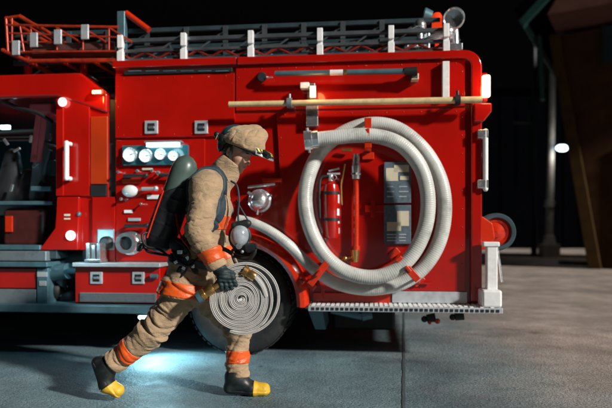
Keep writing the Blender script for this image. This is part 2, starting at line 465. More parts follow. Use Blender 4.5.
M['kerb'] = mat('kerb_stone', (.33, .28, .24), .8, bump=.4, bscale=30, vary=.25, vscale=3)
k = MB(); a = W(500, 251, 26); c = W(566, 251, 22)
k.add([(a[0], 27, 0), (a[0]+4.4, 23, 0), (a[0]+4.6, 23.25, 0), (a[0]+.2, 27.25, 0), (a[0], 27, .12), (a[0]+4.4, 23, .12), (a[0]+4.6, 23.25, .12), (a[0]+.2, 27.25, .12)],
      [(0, 1, 5, 4), (1, 2, 6, 5), (2, 3, 7, 6), (3, 0, 4, 7), (4, 5, 6, 7)])
solo('kerb', k, M['kerb'], None, None, (a[0], 27, 0), kind='structure', bevel=.02)
k = MB(); x0 = W(566, 0, 19)[0]
k.add([(x0, 19.6, 0), (x0+4, 14.2, 0), (x0+4.3, 14.3, 0), (x0+.25, 19.8, 0), (x0, 19.6, .12), (x0+4, 14.2, .12), (x0+4.3, 14.3, .12), (x0+.25, 19.8, .12)],
      [(0, 1, 5, 4), (1, 2, 6, 5), (2, 3, 7, 6), (3, 0, 4, 7), (4, 5, 6, 7)])
solo('kerb', k, M['kerb'], None, None, (x0, 19.6, 0), kind='structure', bevel=.02)

# ------------------------------------------------------------------ buildings at the back
M['night'] = mat('dark_cladding', (.0012, .0014, .002), 1, bump=.2, bscale=4, vary=.3, vscale=1)
M['brownwall'] = mat('dark_brown_boards', (.05, .024, .012), .95, bump=.25, bscale=6, vary=.35, vscale=2)
M['beam'] = mat('tarnished_brown_beam', (.055, .03, .010), .6, bump=.2, bscale=10, vary=.35, vscale=3)
M['soffit'] = mat('pinkish_soffit', (.11, .05, .04), .9, vary=.2, vscale=2)
M['green_lit'] = mat('green_lit_eave', (.02, .075, .065), .4, .3, vary=.2)  # teal light along the eave edge put into the base colour
M['bluepane'] = mat('blue_grey_pane', (.02, .035, .045), .15, 0, .4)
bld = thing('shed', 'long black shed closing the yard far behind the truck', 'shed', (0, 38, 0))
mb = MB(); mb.box((-40, 38, 0), (32, 50, 10))
for i in range(72): mb.box((-40+i+.3, 37.94, 0), (-40+i+.42, 37.995, 9.7))
part('wall', mb, M['night'], bld)
mb = MB(); mb.box((-40.4, 37.5, 10.02), (32.4, 50.4, 10.3)); part('roof', mb, M['night'], bld, bevel=.03)
mb = MB(); mb.box((12.4, 37.9, 0), (15.2, 37.93, 3.6)); part('door', mb, M['night'], bld, bevel=.01)

FG = Matrix.Translation((W(592, 0, 17.0)[0], 17.0, 0)) @ Matrix.Rotation(R(-30), 4, 'Z') @ Matrix.Translation((-W(592, 0, 17.0)[0], -17.0, 0))
for k_ in ('night', 'brownwall', 'beam', 'soffit'): M[k_].node_tree.nodes['Principled BSDF'].inputs['Specular IOR Level'].default_value = .06
M['night'].node_tree.nodes['Principled BSDF'].inputs['Specular IOR Level'].default_value = 0
gar = thing('garage', 'dark brown garage with slanting end beam and deep eave at the right edge', 'building', (W(592, 0, 17.0)[0], 17.0, 0), FG)
def Wv(u, v, Y): return Vector(W(u, v, Y))
# end wall (faces the yard) and front wall
Yf, Yb = 17.0, 27.0
mb = MB()
xb = W(592, 0, Yf)[0]; xt = W(553, 0, Yf)[0]; zt = W(0, 28, Yf)[2]
poly = [(xb+.25, 0), (xb+9, 0), (xb+9, zt+.3), (xt+.25, zt)]
mb.prism(poly, Yf+.2, Yb); part('wall', mb, M['brownwall'], gar, bevel=.01)
mb = MB()
mb.prism([(xb-.1, 0), (xb+.24, 0), (xt+.24, zt), (xt-.06, zt)], Yf, Yf+.45)
part('beam', mb, M['beam'], gar, bevel=.02); mb = MB()
mb.prism([(xb-.1, 0), (xb+.24, 0), (xt+.24, zt), (xt-.06, zt)], Yb-.4, Yb+.05)
part('beam', mb, M['beam'], gar, bevel=.02)
mb = MB()
mb.prism([(xt-.26, zt-1.9), (xt-.16, zt-1.9), (xt-.24, zt), (xt-.34, zt)], Yf-.1, Yf+.1)  # green-lit wall edge built as a coloured strip
mb.prism([(xt-.6, zt+.02), (xt-.45, zt-.12), (xt+1.1, zt+1.35), (xt+.9, zt+1.45)], Yf-1.6, Yf-1.45)
mb.prism([(xt-.6, zt+.02), (xt-.5, zt-.12), (xt-.4, zt), (xt-.5, zt+.12)], Yf-1.4, Yb)
part('eave', mb, M['green_lit'], gar, bevel=.01)
mb = MB(); mb.prism([(xt+.1, zt+.16), (xt+1.2, zt+.16), (xt+9, zt+.5), (xt+9, zt+.75), (xt+.9, zt+1.5)], Yf-1.3, Yb+.3)
part('soffit', mb, M['soffit'], gar)
mb = MB(); mb.prism([(xt-.62, zt+.2), (xt+.95, zt+1.52), (xt+5, zt+4.6), (xt+10, zt+1.4), (xt+10, zt+1.6), (xt+5, zt+4.9), (xt-.7, zt+.3)], Yf-1.7, Yb+.5)
part('roof', mb, M['night'], gar)
mb = MB(); x1 = W(603, 0, Yf)[0]
mb.box((x1, Yf+.12, W(0, 62, Yf)[2]), (x1+1.4, Yf+.19, W(0, 27, Yf)[2])); wd = part('window', mb, M['bluepane'], gar)
mb = MB(); mb.box((x1-.07, Yf+.1, W(0, 64, Yf)[2]), (x1-.005, Yf+.25, W(0, 25, Yf)[2])); part('frame', mb, M['dark'], wd)
mb = MB()
for i in range(11): mb.box((xb+.6+i*.75, Yf+.14, .1), (xb+.66+i*.75, Yf+.198, 3.4))
part('cladding', mb, M['brownwall'], gar)

# lamp post with a small lit lamp
lp = thing('lamp_post', 'pale lamp post with one small lit lamp left of the garage', 'lamp post', tuple(W(549, 257, 25)*np.array([1, 1, 0])))
px = W(549, 257, 25)[0]
M['postpaint'] = mat('grey_post_paint', (.5, .48, .45), .5, bump=.1, vary=.25, vscale=3)
mb = MB(); mb.cyl((px, 25, .9), (px+.18, 25, 8.4), .16, .11, 20); mb.cyl((px, 25, 2.1), (px+.04, 25, 2.35), .2, .2, 20)
part('pole', mb, M['postpaint'], lp)
mb = MB(); mb.box((px-.36, 24.7, 0), (px+.36, 25.3, .55)); mb.cyl((px, 25, .55), (px, 25, .92), .28, .2, 24); part('base', mb, M['postpaint'], lp, bevel=.03)
mb = MB(); mb.cyl((px+.1, 24.95, 4.62), (px+.36, 24.7, 4.58), .035); part('bracket', mb, M['dark'], lp)
lz = W(562, 148, 24.6); mb = MB(); mb.ball(lz, .24, 20, (1.05, .6, .55)); part('lamp', mb, M['lampwhite'], lp)
lamp('POINT', tuple(lz+np.array([0, -.25, -.1])), 45, (1, .93, .82), .15)
sp = thing('steel_post', 'thin black steel post standing left of the lamp post', 'post', (W(534, 0, 26)[0], 26, 0)); xx = W(534, 0, 26)[0]
mb = MB(); mb.cyl((xx, 26, 0), (xx, 26, 11.2), .13, .1, 16); part('shaft', mb, M['dark'], sp)
mb = MB(); mb.box((xx-.25, 25.75, 0), (xx+.25, 26.25, .12)); part('foot', mb, M['dark'], sp, bevel=.01)
mb = MB(); mb.box((xx-.9, 25.95, 5.75), (xx+.05, 26.05, 5.85)); part('bracket', mb, M['dark'], sp, bevel=.01)
# ------------------------------------------------------------------ fire truck
tr = thing('fire_truck', 'red fire truck seen side on, its pump side and rear step behind the walking firefighter', 'fire truck', (0, 0, 0), FT)
def P(n, mb, m, par=tr, **k): return part(n, mb, m, par, **k)
DEP = 2.15
xL, xR = qx(114), qx(480)
zB = qz(400, 303)            # underside of the body panels
zT = qz(300, 57)             # body top
wc = q(241, 301); WR = .445; wx, wz = wc.x, WR
def rect(u0, v0, u1, v1, d0, d1, mb):
    """box whose front face covers the photo rectangle on the plane at depth d0"""
    mb.box((qx(u0, d0), d0, qz((u0+u1)/2, v0, d0)), (qx(u1, d0), d1, qz((u0+u1)/2, v1, d0))); return mb
# main body shell with rounded rear top corner and a wheel arch
arch = []
ra = .54
for i in range(19):
    a = math.pi*(1-i/18.0)
    arch.append((wx+ra*math.cos(a), max(zB, wz+ra*math.sin(a))))
x_s = qx(164)
zS = qz(120, 262)            # the lower locker sits below this height, left of the wheel
rc = .13
corner = [(xR-rc+rc*math.sin(R(t)), zT-rc+rc*math.cos(R(t))) for t in range(0, 91, 15)]
poly = [(xL, zS), (wx-ra*.93, zS)]+[p for p in arch if p[0] > wx-ra*.9]+[(wx+ra, zB), (xR, zB)]+corner[::-1]+[(xL, zT)]
shell_poly = poly
mb = MB(); mb.prism(poly, 0.03, DEP-.03); P('body', mb, M['red'], bevel=.008)
# side sheets, proud of the shell, split by seams
def sheet(poly2, d0, d1, m=M['red'], name='side_panel', bevel=.006):
    mb = MB(); mb.prism(poly2, d0, d1)
    cx_ = sum(p[0] for p in poly2)/len(poly2); cz_ = sum(p[1] for p in poly2)/len(poly2); y_ = min(d0, d1)
    if d0 < 1:
        for i in range(len(poly2)):                  # a row of rivets just inside the edge
            a_, b_ = Vector(poly2[i]), Vector(poly2[(i+1) % len(poly2)]); L_ = (b_-a_).length
            if L_ < .3: continue
            nrm = Vector((-(b_-a_).y, (b_-a_).x)).normalized()
            if nrm.dot(Vector((cx_, cz_))-a_) < 0: nrm = -nrm
            k_ = max(2, int(L_/.14))
            for j_ in range(k_):
                p_ = a_+(b_-a_)*((j_+.5)/k_)+nrm*.024; mb.lathe([(.0065, .001), (.006, -.002), (.003, -.0038), (.0001, -.0042)], (p_.x, y_, p_.y), (0, 1, 0), 8)
    return P(name, mb, m, bevel=bevel)
xm = qx(235); z108 = qz(300, 109)
gp = .006
# upper left locker door
sheet([(xL+.01, qz(150, 137)), (xm-gp, qz(150, 137)), (xm-gp, qz(150, 75)), (xL+.01, qz(150, 75))], .004, .029, name='locker_door')
# upper right panel above the yellow pole
sheet([(xm+gp, z108), (qx(465), z108), (qx(465), qz(350, 63)), (xm+gp, qz(350, 63))], .006, .029)
# big right hand panel behind the coiled hose
a2 = [(wx+.70*math.cos(R(t)), wz+.70*math.sin(R(t))) for t in range(58, -2, -6)]
big = [(wx+.70*math.cos(R(64)), z108-.02), (qx(465), z108-.02), (qx(465), qz(430, 291)), (wx+.72, qz(430, 291)), (wx+.72, wz+.02)]+a2[::-1]
sheet(big, .0, .029)
# far side sheets
sheet([(xL+.01, .95), (qx(465), .95), (qx(465), zT-.08), (xL+.01, zT-.08)], DEP-.03, DEP)
# raised border round the top and the rear
bt = .075
outer = [(xm+.02, zT+.012)]+[(xR+.012-.14+.14*math.sin(R(t)), zT+.012-.14+.14*math.cos(R(t))) for t in range(0, 91, 15)]+[(xR+.012, zB+.02)]
inner = [(xm+.02, zT-bt+.02)]+[(xR-bt-.07+.07*math.sin(R(t)), zT-bt+.02-.07+.07*math.cos(R(t))) for t in range(0, 91, 15)]+[(xR-bt, zB+.02)]
mb = MB(); mb.prism(outer+inner[::-1], -.028, .06); P('border_trim', mb, M['red'], bevel=.012, seg=3)
mb = MB(); mb.box((xL-.01, -.02, zT-.05), (xm+.018, .06, zT+.014)); P('border_trim', mb, M['red'], bevel=.01)
# black vent slot
mb = MB(); rect(124, 69, 232, 73, -.012, .02, mb); vs_ = P('vent_slot', mb, M['black'], bevel=.003)
mb = MB()
for i in range(6): rect(128+i*17.5, 70.3, 141+i*17.5, 71.3, -.017, -.010, mb)
P('louvre', mb, M['teal'], vs_)
# locker latches
def latch(u, v, s=6.5, d=0.0):
    mb = MB(); rect(u-s, v-s, u+s, v+s, d-.014, d+.006, mb); o = P('latch', mb, M['alu'], bevel=.004)
    mb = MB(); rect(u-s*.55, v-s*.6, u+s*.55, v+s*.6, d-.018, d-.012, mb); P('pocket', mb, M['dark'], o, bevel=.002)
    mb = MB(); rect(u-s*.45, v-1.1, u+s*.45, v+1.3, d-.026, d-.016, mb); P('paddle', mb, M['chrome'], o, bevel=.002)
latch(151, 127); latch(201, 127)

# ---------------- pump panel
zpt, zpb = qz(175, 139), zS+.01
mb = MB(); mb.box((xL+.01, .012, zpb), (xm-.01-.26, .029, zpt)); P('pump_panel', mb, M['red'], bevel=.005)
mb = MB(); rect(122, 145, 188, 165, -.02, .02, mb); gpan = P('gauge_panel', mb, M['glass'], bevel=.006)
def dial(u, v, r, par, face=M['gauge'], d=-.02, ang=40):
    c = q(u, v, d); mb = MB()
    mb.lathe([(r*1.0, 0), (r*1.0, -.026), (r*.93, -.03), (r*.87, -.022)], c, (0, 1, 0), 32)
    o = P('gauge', mb, M['chrome'], par)
    mb = MB(); mb.lathe([(0.0001, -.018), (r*.88, -.018), (r*.88, -.004)], c, (0, 1, 0), 32); P('gauge_face', mb, face, o) if par is tr else None
    return c
mb = MB(); rect(146, 142.5, 179, 146.5, -.07, -.035, mb); pln = P('glare_strip', mb, M['lampwhite'], gpan, bevel=.006)  # glare on the panel, built as an added glowing strip
mb = MB(); rect(144, 140.5, 181, 142.3, -.08, .0, mb); P('strip_hood', mb, M['alud'], pln, bevel=.003)
lamp('POINT', tuple(q(162, 149, -.22)), 1.0, (.6, .92, 1), .06, frame=FT)  # added light that goes with the glare strip
for u, v, r in ((131, 155, .066), (146.5, 156, .06), (161, 154.5, .05), (174, 156, .046)):
    c = q(u, v, -.022)
    mb = MB(); mb.mi = 0; mb.lathe([(r, 0), (r, -.024), (r*.93, -.03), (r*.86, -.02)], c, (0, 1, 0), 32)
    mb.mi = 1; mb.lathe([(.0001, -.016), (r*.88, -.016)], c, (0, 1, 0), 32)
    mb.mi = 2
    for k in range(11):
        a = R(-130+26*k); s_, c_ = math.sin(a), math.cos(a)
        mb.add([(c.x+s_*r*.7-c_*.0015, c.y-.0175, c.z+c_*r*.7+s_*.0015), (c.x+s_*r*.7+c_*.0015, c.y-.0175, c.z+c_*r*.7-s_*.0015), (c.x+s_*r*.84+c_*.0015, c.y-.0175, c.z+c_*r*.84-s_*.0015), (c.x+s_*r*.84-c_*.0015, c.y-.0175, c.z+c_*r*.84+s_*.0015)], [(0, 1, 2, 3)])
    a = R(-60+u); s_, c_ = math.sin(a), math.cos(a)
    mb.add([(c.x-c_*.004, c.y-.019, c.z+s_*.004), (c.x+c_*.004, c.y-.019, c.z-s_*.004), (c.x+s_*r*.75, c.y-.019, c.z+c_*r*.75)], [(0, 1, 2)])
    mesh_object('gauge', mb.v, mb.f, [M['chrome'], M['gauge'], M['black']], mb.m, gpan, recalc=False, ang=30)
# knobs, levers and small plates of the pump panel
def knob(u, v, r, d=-.05, m=M['chrome'], name='knob'):
    a, b_ = q(u, v, .01), q(u, v, d); mb = MB()
    mb.cyl(a, b_, r*.45, r*.4, 14); mb.lathe([(.001, -.012), (r*.7, -.012), (r, -.004), (r, .008), (r*.6, .016), (.001, .016)], b_, (0, 1, 0), 20)
    return P(name, mb, m)
for u, v, r in ((118, 172, .014), (137, 171, .016), (152, 171, .015), (121, 199, .014), (158, 173, .02), (141, 204, .013)): knob(u, v, r)
mb = MB(); c = q(130, 191, -.03); mb.ball(c, .062, 20, (1.15, .7, .85)); mb.cyl(c, q(130, 191, .02), .045, .05, 20); P('pump_cap', mb, M['whitepaint'])
for u0, v0, u1, m in ((124, 176, 146, M['black']), (160, 175, 176, M['black']), (142, 189, 156, M['alu']), (125, 226, 147, M['black'])):
    mb = MB(); a = q(u0, v0, -.05); b_ = q(u1, v0-.5, -.05); mb.cyl(a, b_, .017, .014, 12); mb.cyl(a, (a.x, .02, a.z), .012, .012, 10); mb.ball(b_, .022, 12); P('lever', mb, m)
for u0, v0, u1, v1, m in ((122, 179, 140, 183, M['orange']), (147, 195, 160, 199, M['white']), (128, 218, 140, 221, M['alu']), (142, 168, 152, 170, M['cream']), (124, 210, 132, 213, M['white'])):
    mb = MB(); rect(u0, v0, u1, v1, -.004, .02, mb); P('name_plate', mb, m, bevel=.002)
mb = MB(); rect(97, 229, 114, 250, -.01, .03, mb); P('square_cover', mb, M['alud'], bevel=.008)
# discharge outlet
c = q(131, 243, -.0); mb = MB()
mb.lathe([(.105, .01), (.105, -.012), (.078, -.02), (.078, -.09), (.09, -.092), (.09, -.125), (.06, -.125), (.055, -.07), (.001, -.06)], c, (0, 1, 0), 32)
for k in range(6): mb.ball(c+Vector((math.cos(k)*.09, -.016, math.sin(k)*.09)), .008, 8)
ol = P('hose_outlet', mb, M['chrome'])
mb = MB(); mb.cyl(c+Vector((0, -.06, 0)), c+Vector((0, -.1, 0)), .05, .05, 20); P('outlet_plug', mb, M['dark'], ol)
c = q(107, 243, -.0); mb = MB(); mb.lathe([(.06, .01), (.06, -.03), (.04, -.05), (.001, -.05)], c, (0, 1, 0), 24); P('blind_cap', mb, M['black'])
mb = MB(); p0 = q(88, 243, -.12); p1 = q(102, 261, -.12)
mb.box((p0.x, -.16, p1.z), (p0.x+.03, -.02, p0.z)); mb.box((p1.x-.03, -.16, p1.z), (p1.x, -.02, p0.z)); mb.box((p0.x+.045, -.15, p1.z), (p0.x+.075, -.03, p0.z-.02)); mb.box((p0.x-.01, -.17, p1.z-.008), (p1.x+.01, -.01, p1.z+.016)); P('steel_bracket', mb, M['chrome'], bevel=.004)
for u, v in ((120, 233), (150, 236)):
    mb = MB(); a = q(u, v, 0); pts = catmull([q(u, v, .0), q(u+4, v+4, -.05), q(u+14, v+9, -.06), q(u+28, v+6, -.05), q(u+38, v-4, .0)], .02); mb.tube(pts, .006, 8); P('cable', mb, M['dark'])
# cap and lever right of the firefighter
c = q(260, 201, -.0); mb = MB(); mb.lathe([(.1, .01), (.1, -.02), (.085, -.03), (.08, -.07), (.05, -.1), (.001, -.11)], c, (0, 1, 0), 32)
for k in range(3):
    a = k*2.09+.4; mb.cyl(c+Vector((math.cos(a)*.08, -.05, math.sin(a)*.08)), c+Vector((math.cos(a)*.12, -.05, math.sin(a)*.12)), .014, .012, 8)
P('inlet_cap', mb, M['chrome'])
mb = MB(); rect(262, 178, 282, 182, -.03, .02, mb); P('drain_lever', mb, M['orange_red'], bevel=.006)
mb = MB(); mb.cyl(q(248, 187, -.03), q(275, 184, -.03), .014, .012, 10); mb.cyl(q(249, 187, -.03), q(249, 187, .02), .01, .01, 8); P('lever', mb, M['chrome'])

# ---------------- wheel arch, fender, wheels
def ring(r0, r1, d0, d1, a0, a1, n=40, z0=None):
    pr = [(r0, d0), (r0, d1), (r1, d1), (r1, d0), (r0, d0)]
    mb = MB(); mb.lathe([(r0, d0), (r0, d1), (r1, d1), (r1, d0)], (wx, 0, wz), (0, 1, 0), n, R(a0), R(a1))
    return mb
prof = [(.48, -.02), (.50, -.14), (.53, -.16), (.565, -.155), (.595, -.10), (.60, .03), (.56, .03), (.555, -.06), (.52, -.11), (.50, -.02)]
mb = MB(); mb.lathe(prof+[prof[0]], (wx, 0, wz), (0, 1, 0), 48, R(-95), R(92)); fn_ = P('fender', mb, M['orange_red'])
mb = MB(); mb.lathe(prof+[prof[0]], (wx, DEP, wz), (0, -1, 0), 48, R(-95), R(92)); P('fender', mb, M['orange_red'])
mb = MB(); p = Vector((wx+.545, -.16, wz+.2)); mb.ball(p, .024, 14, (1, .4, 1)); P('reflector', mb, M['orange'], fn_)
# wheel well lining
mb = MB(); mb.lathe([(ra-.004, .031), (ra-.004, .75)], (wx, 0, wz), (0, 1, 0), 30, R(-90), R(90)); mb.box((wx-ra, .75, .5), (wx+ra, .77, wz+ra)); P('wheel_well', mb, M['under'])
def wheel(x, y, face, dual=False):
    ax = (0, 1, 0) if face > 0 else (0, -1, 0)       # +1: outer face towards -y
    k = -1 if face < 0 else 1
    mb = MB(); wdt = .26
    mb.lathe([(.255, .02), (.30, -.0), (.36, -.012), (.405, .0), (.433, .025), (.445, .06), (.445, wdt-.06), (.433, wdt-.025), (.40, wdt), (.30, wdt), (.255, wdt-.02)], (x, y, wz), ax, 64)
    for i in range(48):                             # tread blocks
        a = 2*math.pi*i/48
        for t0, t1 in ((.03, .09), (.105, .155), (.17, .23)):
            cs, sn = math.cos(a), math.sin(a)
            rot = Matrix.Rotation(-a, 3, 'Y') if True else None
            c0 = Vector((x, y, wz))
            bx = MB(); bx.box((.443, t0*k if k > 0 else -t1, -.018), (.452, t1*k if k > 0 else -t0, .018))
            mb.add([c0+rot @ Vector(p) for p in bx.v], bx.f)
    t = P('tyre', mb, M['tyre'])
    mb = MB(); mb.lathe([(.262, .0), (.275, .012), (.27, .035), (.235, .045), (.225, .10), (.16, .12), (.115, .11), (.11, .03), (.095, -.0), (.075, -.02), (.001, -.025)], (x, y, wz), ax, 48)
    rm = P('rim', mb, M['whitepaint'], t)
    for i in range(8):
        mb = MB(); a = 2*math.pi*i/8; c0 = Vector((x+.145*math.cos(a), y+k*.10, wz+.145*math.sin(a))); mb.cyl(c0+Vector((0, k*.02, 0)), c0-Vector((0, k*.03, 0)), .016, .014, 6)
        P('wheel_nut', mb, M['chrome'], t)
    for i in range(8):
        mb = MB()
        a = 2*math.pi*(i+.5)/8; c0 = Vector((x+.192*math.cos(a), y+k*.108, wz+.192*math.sin(a))); mb.cyl(c0, c0-Vector((0, k*.004, 0)), .024, .024, 14)
        P('hand_hole', mb, M['black'], t)
wheel(wx, -.06, 1); wheel(wx, .24, 1); wheel(wx, DEP+.06, -1); wheel(wx, DEP-.24, -1)
xf = qx(-128)
wheel(xf, -.02, 1); wheel(xf, DEP+.02, -1)
mb = MB(); mb.cyl((wx, .2, wz), (wx, DEP-.2, wz), .07, .07, 16); mb.ball((wx, DEP/2, wz), .19, 18); mb.cyl((xf, .2, wz), (xf, DEP-.2, wz), .06, .06, 14); P('axle', mb, M['under'])
mb = MB()
for yy in (.55, DEP-.65): mb.box((xf-.6, yy, .52), (xR-.05, yy+.1, .74))
for i in range(9): mb.box((xf+i*.62, .6, .56), (xf+i*.62+.08, DEP-.6, .68))
mb.box((wx-1.7, .25, .48), (wx-.7, DEP-.25, .76)); P('chassis', mb, M['under'], bevel=.01)

# ---------------- rear step with treads
xs0, xs1 = qx(308, -.22), qx(503, -.22)
zst = qz(400, 307, -.22)
mb = MB(); mb.box((xs0, -.22, zst-.045), (xs1, .26, zst)); mb.box((xR+.03, .262, zst-.045), (xs1, DEP+.1, zst)); st = P('rear_step', mb, M['alu'], bevel=.006)
mb = MB()
nx = 38
for i in range(nx):
    for jy in range(4):
        x = xs0+.04+(xs1-xs0-.08)*i/(nx-1); y = -.19+jy*.085+(.04 if i % 2 else 0)
        mb.box((x-.013, y-.02, zst+.0005), (x+.013, y+.02, zst+.007))
P('tread', mb, M['white'], st)
mb = MB()
for i in range(nx): 
    x = xs0+.04+(xs1-xs0-.08)*i/(nx-1); mb.box((x-.012, -.224, zst-.034), (x+.012, -.2195, zst-.012))
P('edge_slot', mb, M['dark'], st)
mb = MB(); mb.box((qx(392), -.012, qz(430, 303)), (qx(467), .03, qz(430, 291.5))); P('lower_sill', mb, M['alu'], bevel=.004)
mb = MB(); mb.box((wx+.62, .0, qz(340, 303)), (qx(391), .03, qz(340, 293))); P('lower_sill', mb, M['orange_red'], bevel=.004)
# parts below the step
mb = MB(); x = qx(316, .1); mb.prism([(x-.07, zst-.05), (x+.06, zst-.05), (x+.09, .22), (x+.0, .22)], .02, .5); P('mud_flap', mb, M['teal'], bevel=.004)
mb = MB(); mb.box((qx(333, .5), .45, zst-.3), (qx(395, .5), .9, zst-.05)); P('fuel_tank', mb, M['under'], bevel=.03)
mb = MB(); mb.cyl((qx(331, .1), .1, zst-.08), (qx(362, .1), .12, zst-.13), .025, .03, 12); mb.cyl((qx(362, .1), .12, zst-.13), (qx(372, .1), .13, zst-.12), .04, .03, 12); P('drain_pipe', mb, M['teal'])
def hook(u, v):
    a = q(u, v, .15); mb = MB(); mb.box((a.x-.06, .12, zst-.09), (a.x+.05, .2, zst-.043)); mb.cyl((a.x-.04, .1, a.z+.01), (a.x+.03, .1, a.z+.02), .034, .038, 14); mb.ball((a.x-.06, .1, a.z+.005), .028, 12)
    return P('underside_lamp', mb, M['black'], bevel=0), a
h_, a = hook(431, 319); mb = MB(); mb.ball((a.x+.045, .06, a.z-.005), .024, 12); mb.ball((a.x-.02, .055, a.z-.018), .016, 12); P('lamp_glass', mb, M['orange_red'], h_)
hook(459, 317)
# rear corner block, rail, handle and lamp
b0 = q(482, 290, -.2); b1 = q(502, 308, -.2)
mb = MB(); mb.box((b0.x, -.215, zst+.002), (b1.x, -.0, b0.z)); P('corner_block', mb, M['white'], bevel=.02, seg=3)
mb = MB(); a = q(491, 243, -.1); b_ = q(493, 291, -.1); mb.box((a.x-.04, -.14, b_.z-.01), (a.x+.045, -.06, a.z)); mb.box((a.x-.07, -.15, a.z-.03), (a.x+.06, -.05, a.z+.01)); P('corner_rail', mb, M['white'], bevel=.01)
mb = MB(); mb.cyl(q(497, 247, -.05), q(502, 282, -.05), .012, .012, 10); P('stay_rod', mb, M['chrome'])
mb = MB(); a = q(485.5, 131, -.05); b_ = q(485.5, 189, -.05); mb.cyl(a, b_, .021, .021, 14); mb.ball(a, .021, 12); mb.ball(b_, .021, 12); gh = P('grab_handle', mb, M['white'])
for v in (134, 184):
    mb = MB(); p_ = q(485, v, -.05); mb.box((xR-.03, -.07, p_.z-.035), (p_.x+.024, -.0, p_.z+.035)); P('handle_foot', mb, M['chrome'], gh, bevel=.006)
mb = MB(); p0 = q(478, 104, -.03); p1 = q(491, 122, -.03); mb.prism([(xR-.06, p0.z), (p1.x, p0.z), (p1.x, p0.z-.07), (xR+.02, p1.z), (xR-.06, p1.z)], -.07, .14); P('lamp_bracket', mb, M['red'], bevel=.012)
mb = MB(); p0 = q(481.5, 76, 0); p1 = q(489.5, 98, 0); mb.box((xR+.013, .0, p1.z-.03), (p1.x-.012, .16, p0.z+.03)); rl = P('rear_lamp', mb, M['red'], bevel=.014)
mb = MB(); mb.box((p0.x-.0, -.05, p1.z), (p1.x, -.003, p0.z)); P('lamp_glass', mb, M['lampwarm'], rl, bevel=.015, seg=3)
lamp('POINT', (p1.x+.0, -.16, (p0.z+p1.z)/2), 2.2, (1, .5, .2), .04, frame=FT)
mb = MB(); mb.box((xR+.014, DEP-.16, p1.z-.03), (p1.x-.012, DEP, p0.z+.03)); P('rear_lamp', mb, M['red'], bevel=.014)
mb = MB(); mb.cyl(q(457, 102, -.11), q(457, 93, -.11), .02, .02, 12)
mb.box((qx(451, -.02), -.05, qz(454, 225)), (qx(452, -.02), -.04, qz(454, 224)))
# reel wheel that shows past the rear corner
rwc = Vector((qx(493, .35), .2, qz(493, 232, .2)))
mb = MB(); mb.lathe([(.115, .0), (.125, -.02), (.15, -.022), (.162, .0), (.162, .07), (.15, .09), (.12, .08), (.115, 0)], rwc, (0, 1, 0), 40); rw = P('reel_wheel', mb, mat('dull_blue_rubber', (.035, .065, .08), .5, vary=.3))
mb = MB(); mb.lathe([(.117, .01), (.1, -.0), (.08, .012), (.05, .005), (.045, -.02), (.001, -.03)], rwc, (0, 1, 0), 40)
P('hub', mb, M['orange_red'], rw)
mb = MB(); p0 = q(477, 216, -.02); p1 = q(497, 250, -.02); mb.prism([(xR-.03, p0.z), (xR+.03, p0.z), (p1.x-.02, p0.z-.06), (p1.x, p1.z+.1), (xR+.06, p1.z), (xR-.03, p1.z)], .04, .17); P('reel_bracket', mb, M['orange_red'], bevel=.012)
mb = MB(); mb.cyl(rwc, rwc+Vector((0, 1.6, 0)), .03, .03, 12); mb.cyl(rwc+Vector((0, .25, 0)), rwc+Vector((0, 1.4, 0)), .12, .12, 24); P('reel_drum', mb, M['alud'])
mb = MB(); mb.box((xR+.002, .2, 1.1), (xR+.02, DEP-.2, zT-.25)); P('rear_shutter', mb, M['alu'], bevel=.004)

# ---------------- fittings on the rear panel
def vplate(u, v0, v1, w, d0=-.05, m=M['white'], name='support_plate'):
    mb = MB(); c0 = q(u, v0, d0); c1 = q(u, v1, d0)
    mb.box((c0.x-w/2, d0, c1.z), (c0.x+w/2, d0+.012, c0.z)); mb.box((c0.x-w/2, d0+.013, c1.z+.0), (c0.x-w/2+.01, .02, c0.z))
    return P(name, mb, m, bevel=.003)
vplate(446, 61, 98, .055); 
mb = MB(); rect(307, 83, 315, 100, -.08, -.0, mb); rect(306, 105, 318, 126, -.06, .0, mb); P('pole_bracket', mb, M['chrome'], bevel=.006)
mb = MB(); rect(300, 82, 309, 88, -.10, -.02, mb); P('pole_bracket', mb, M['white'], bevel=.006)
mb = MB(); rect(309, 85, 316, 98, -.115, -.082, mb); wl_ = P('bracket_glow', mb, M['chrome'], bevel=.006)  # glow of the chrome bracket, added as a lit plate
mb = MB(); rect(310, 86, 315, 97, -.119, -.1155, mb); P('lamp_glass', mb, M['lampwarm'], wl_)
lamp('POINT', tuple(q(315, 90, -.17)), 1.3, (1, .45, .15), .06, frame=FT)  # added warm light for the orange sheen on the paint
mb = MB(); mb.cyl(q(262, 77, -.06), q(262, 77, .02), .035, .045, 16); P('tie_down', mb, M['dark']); mb = MB(); mb.box(q(266, 76.3, -.07), q(273, 78, -.04)); P('tie_down', mb, M['white'], bevel=.003)
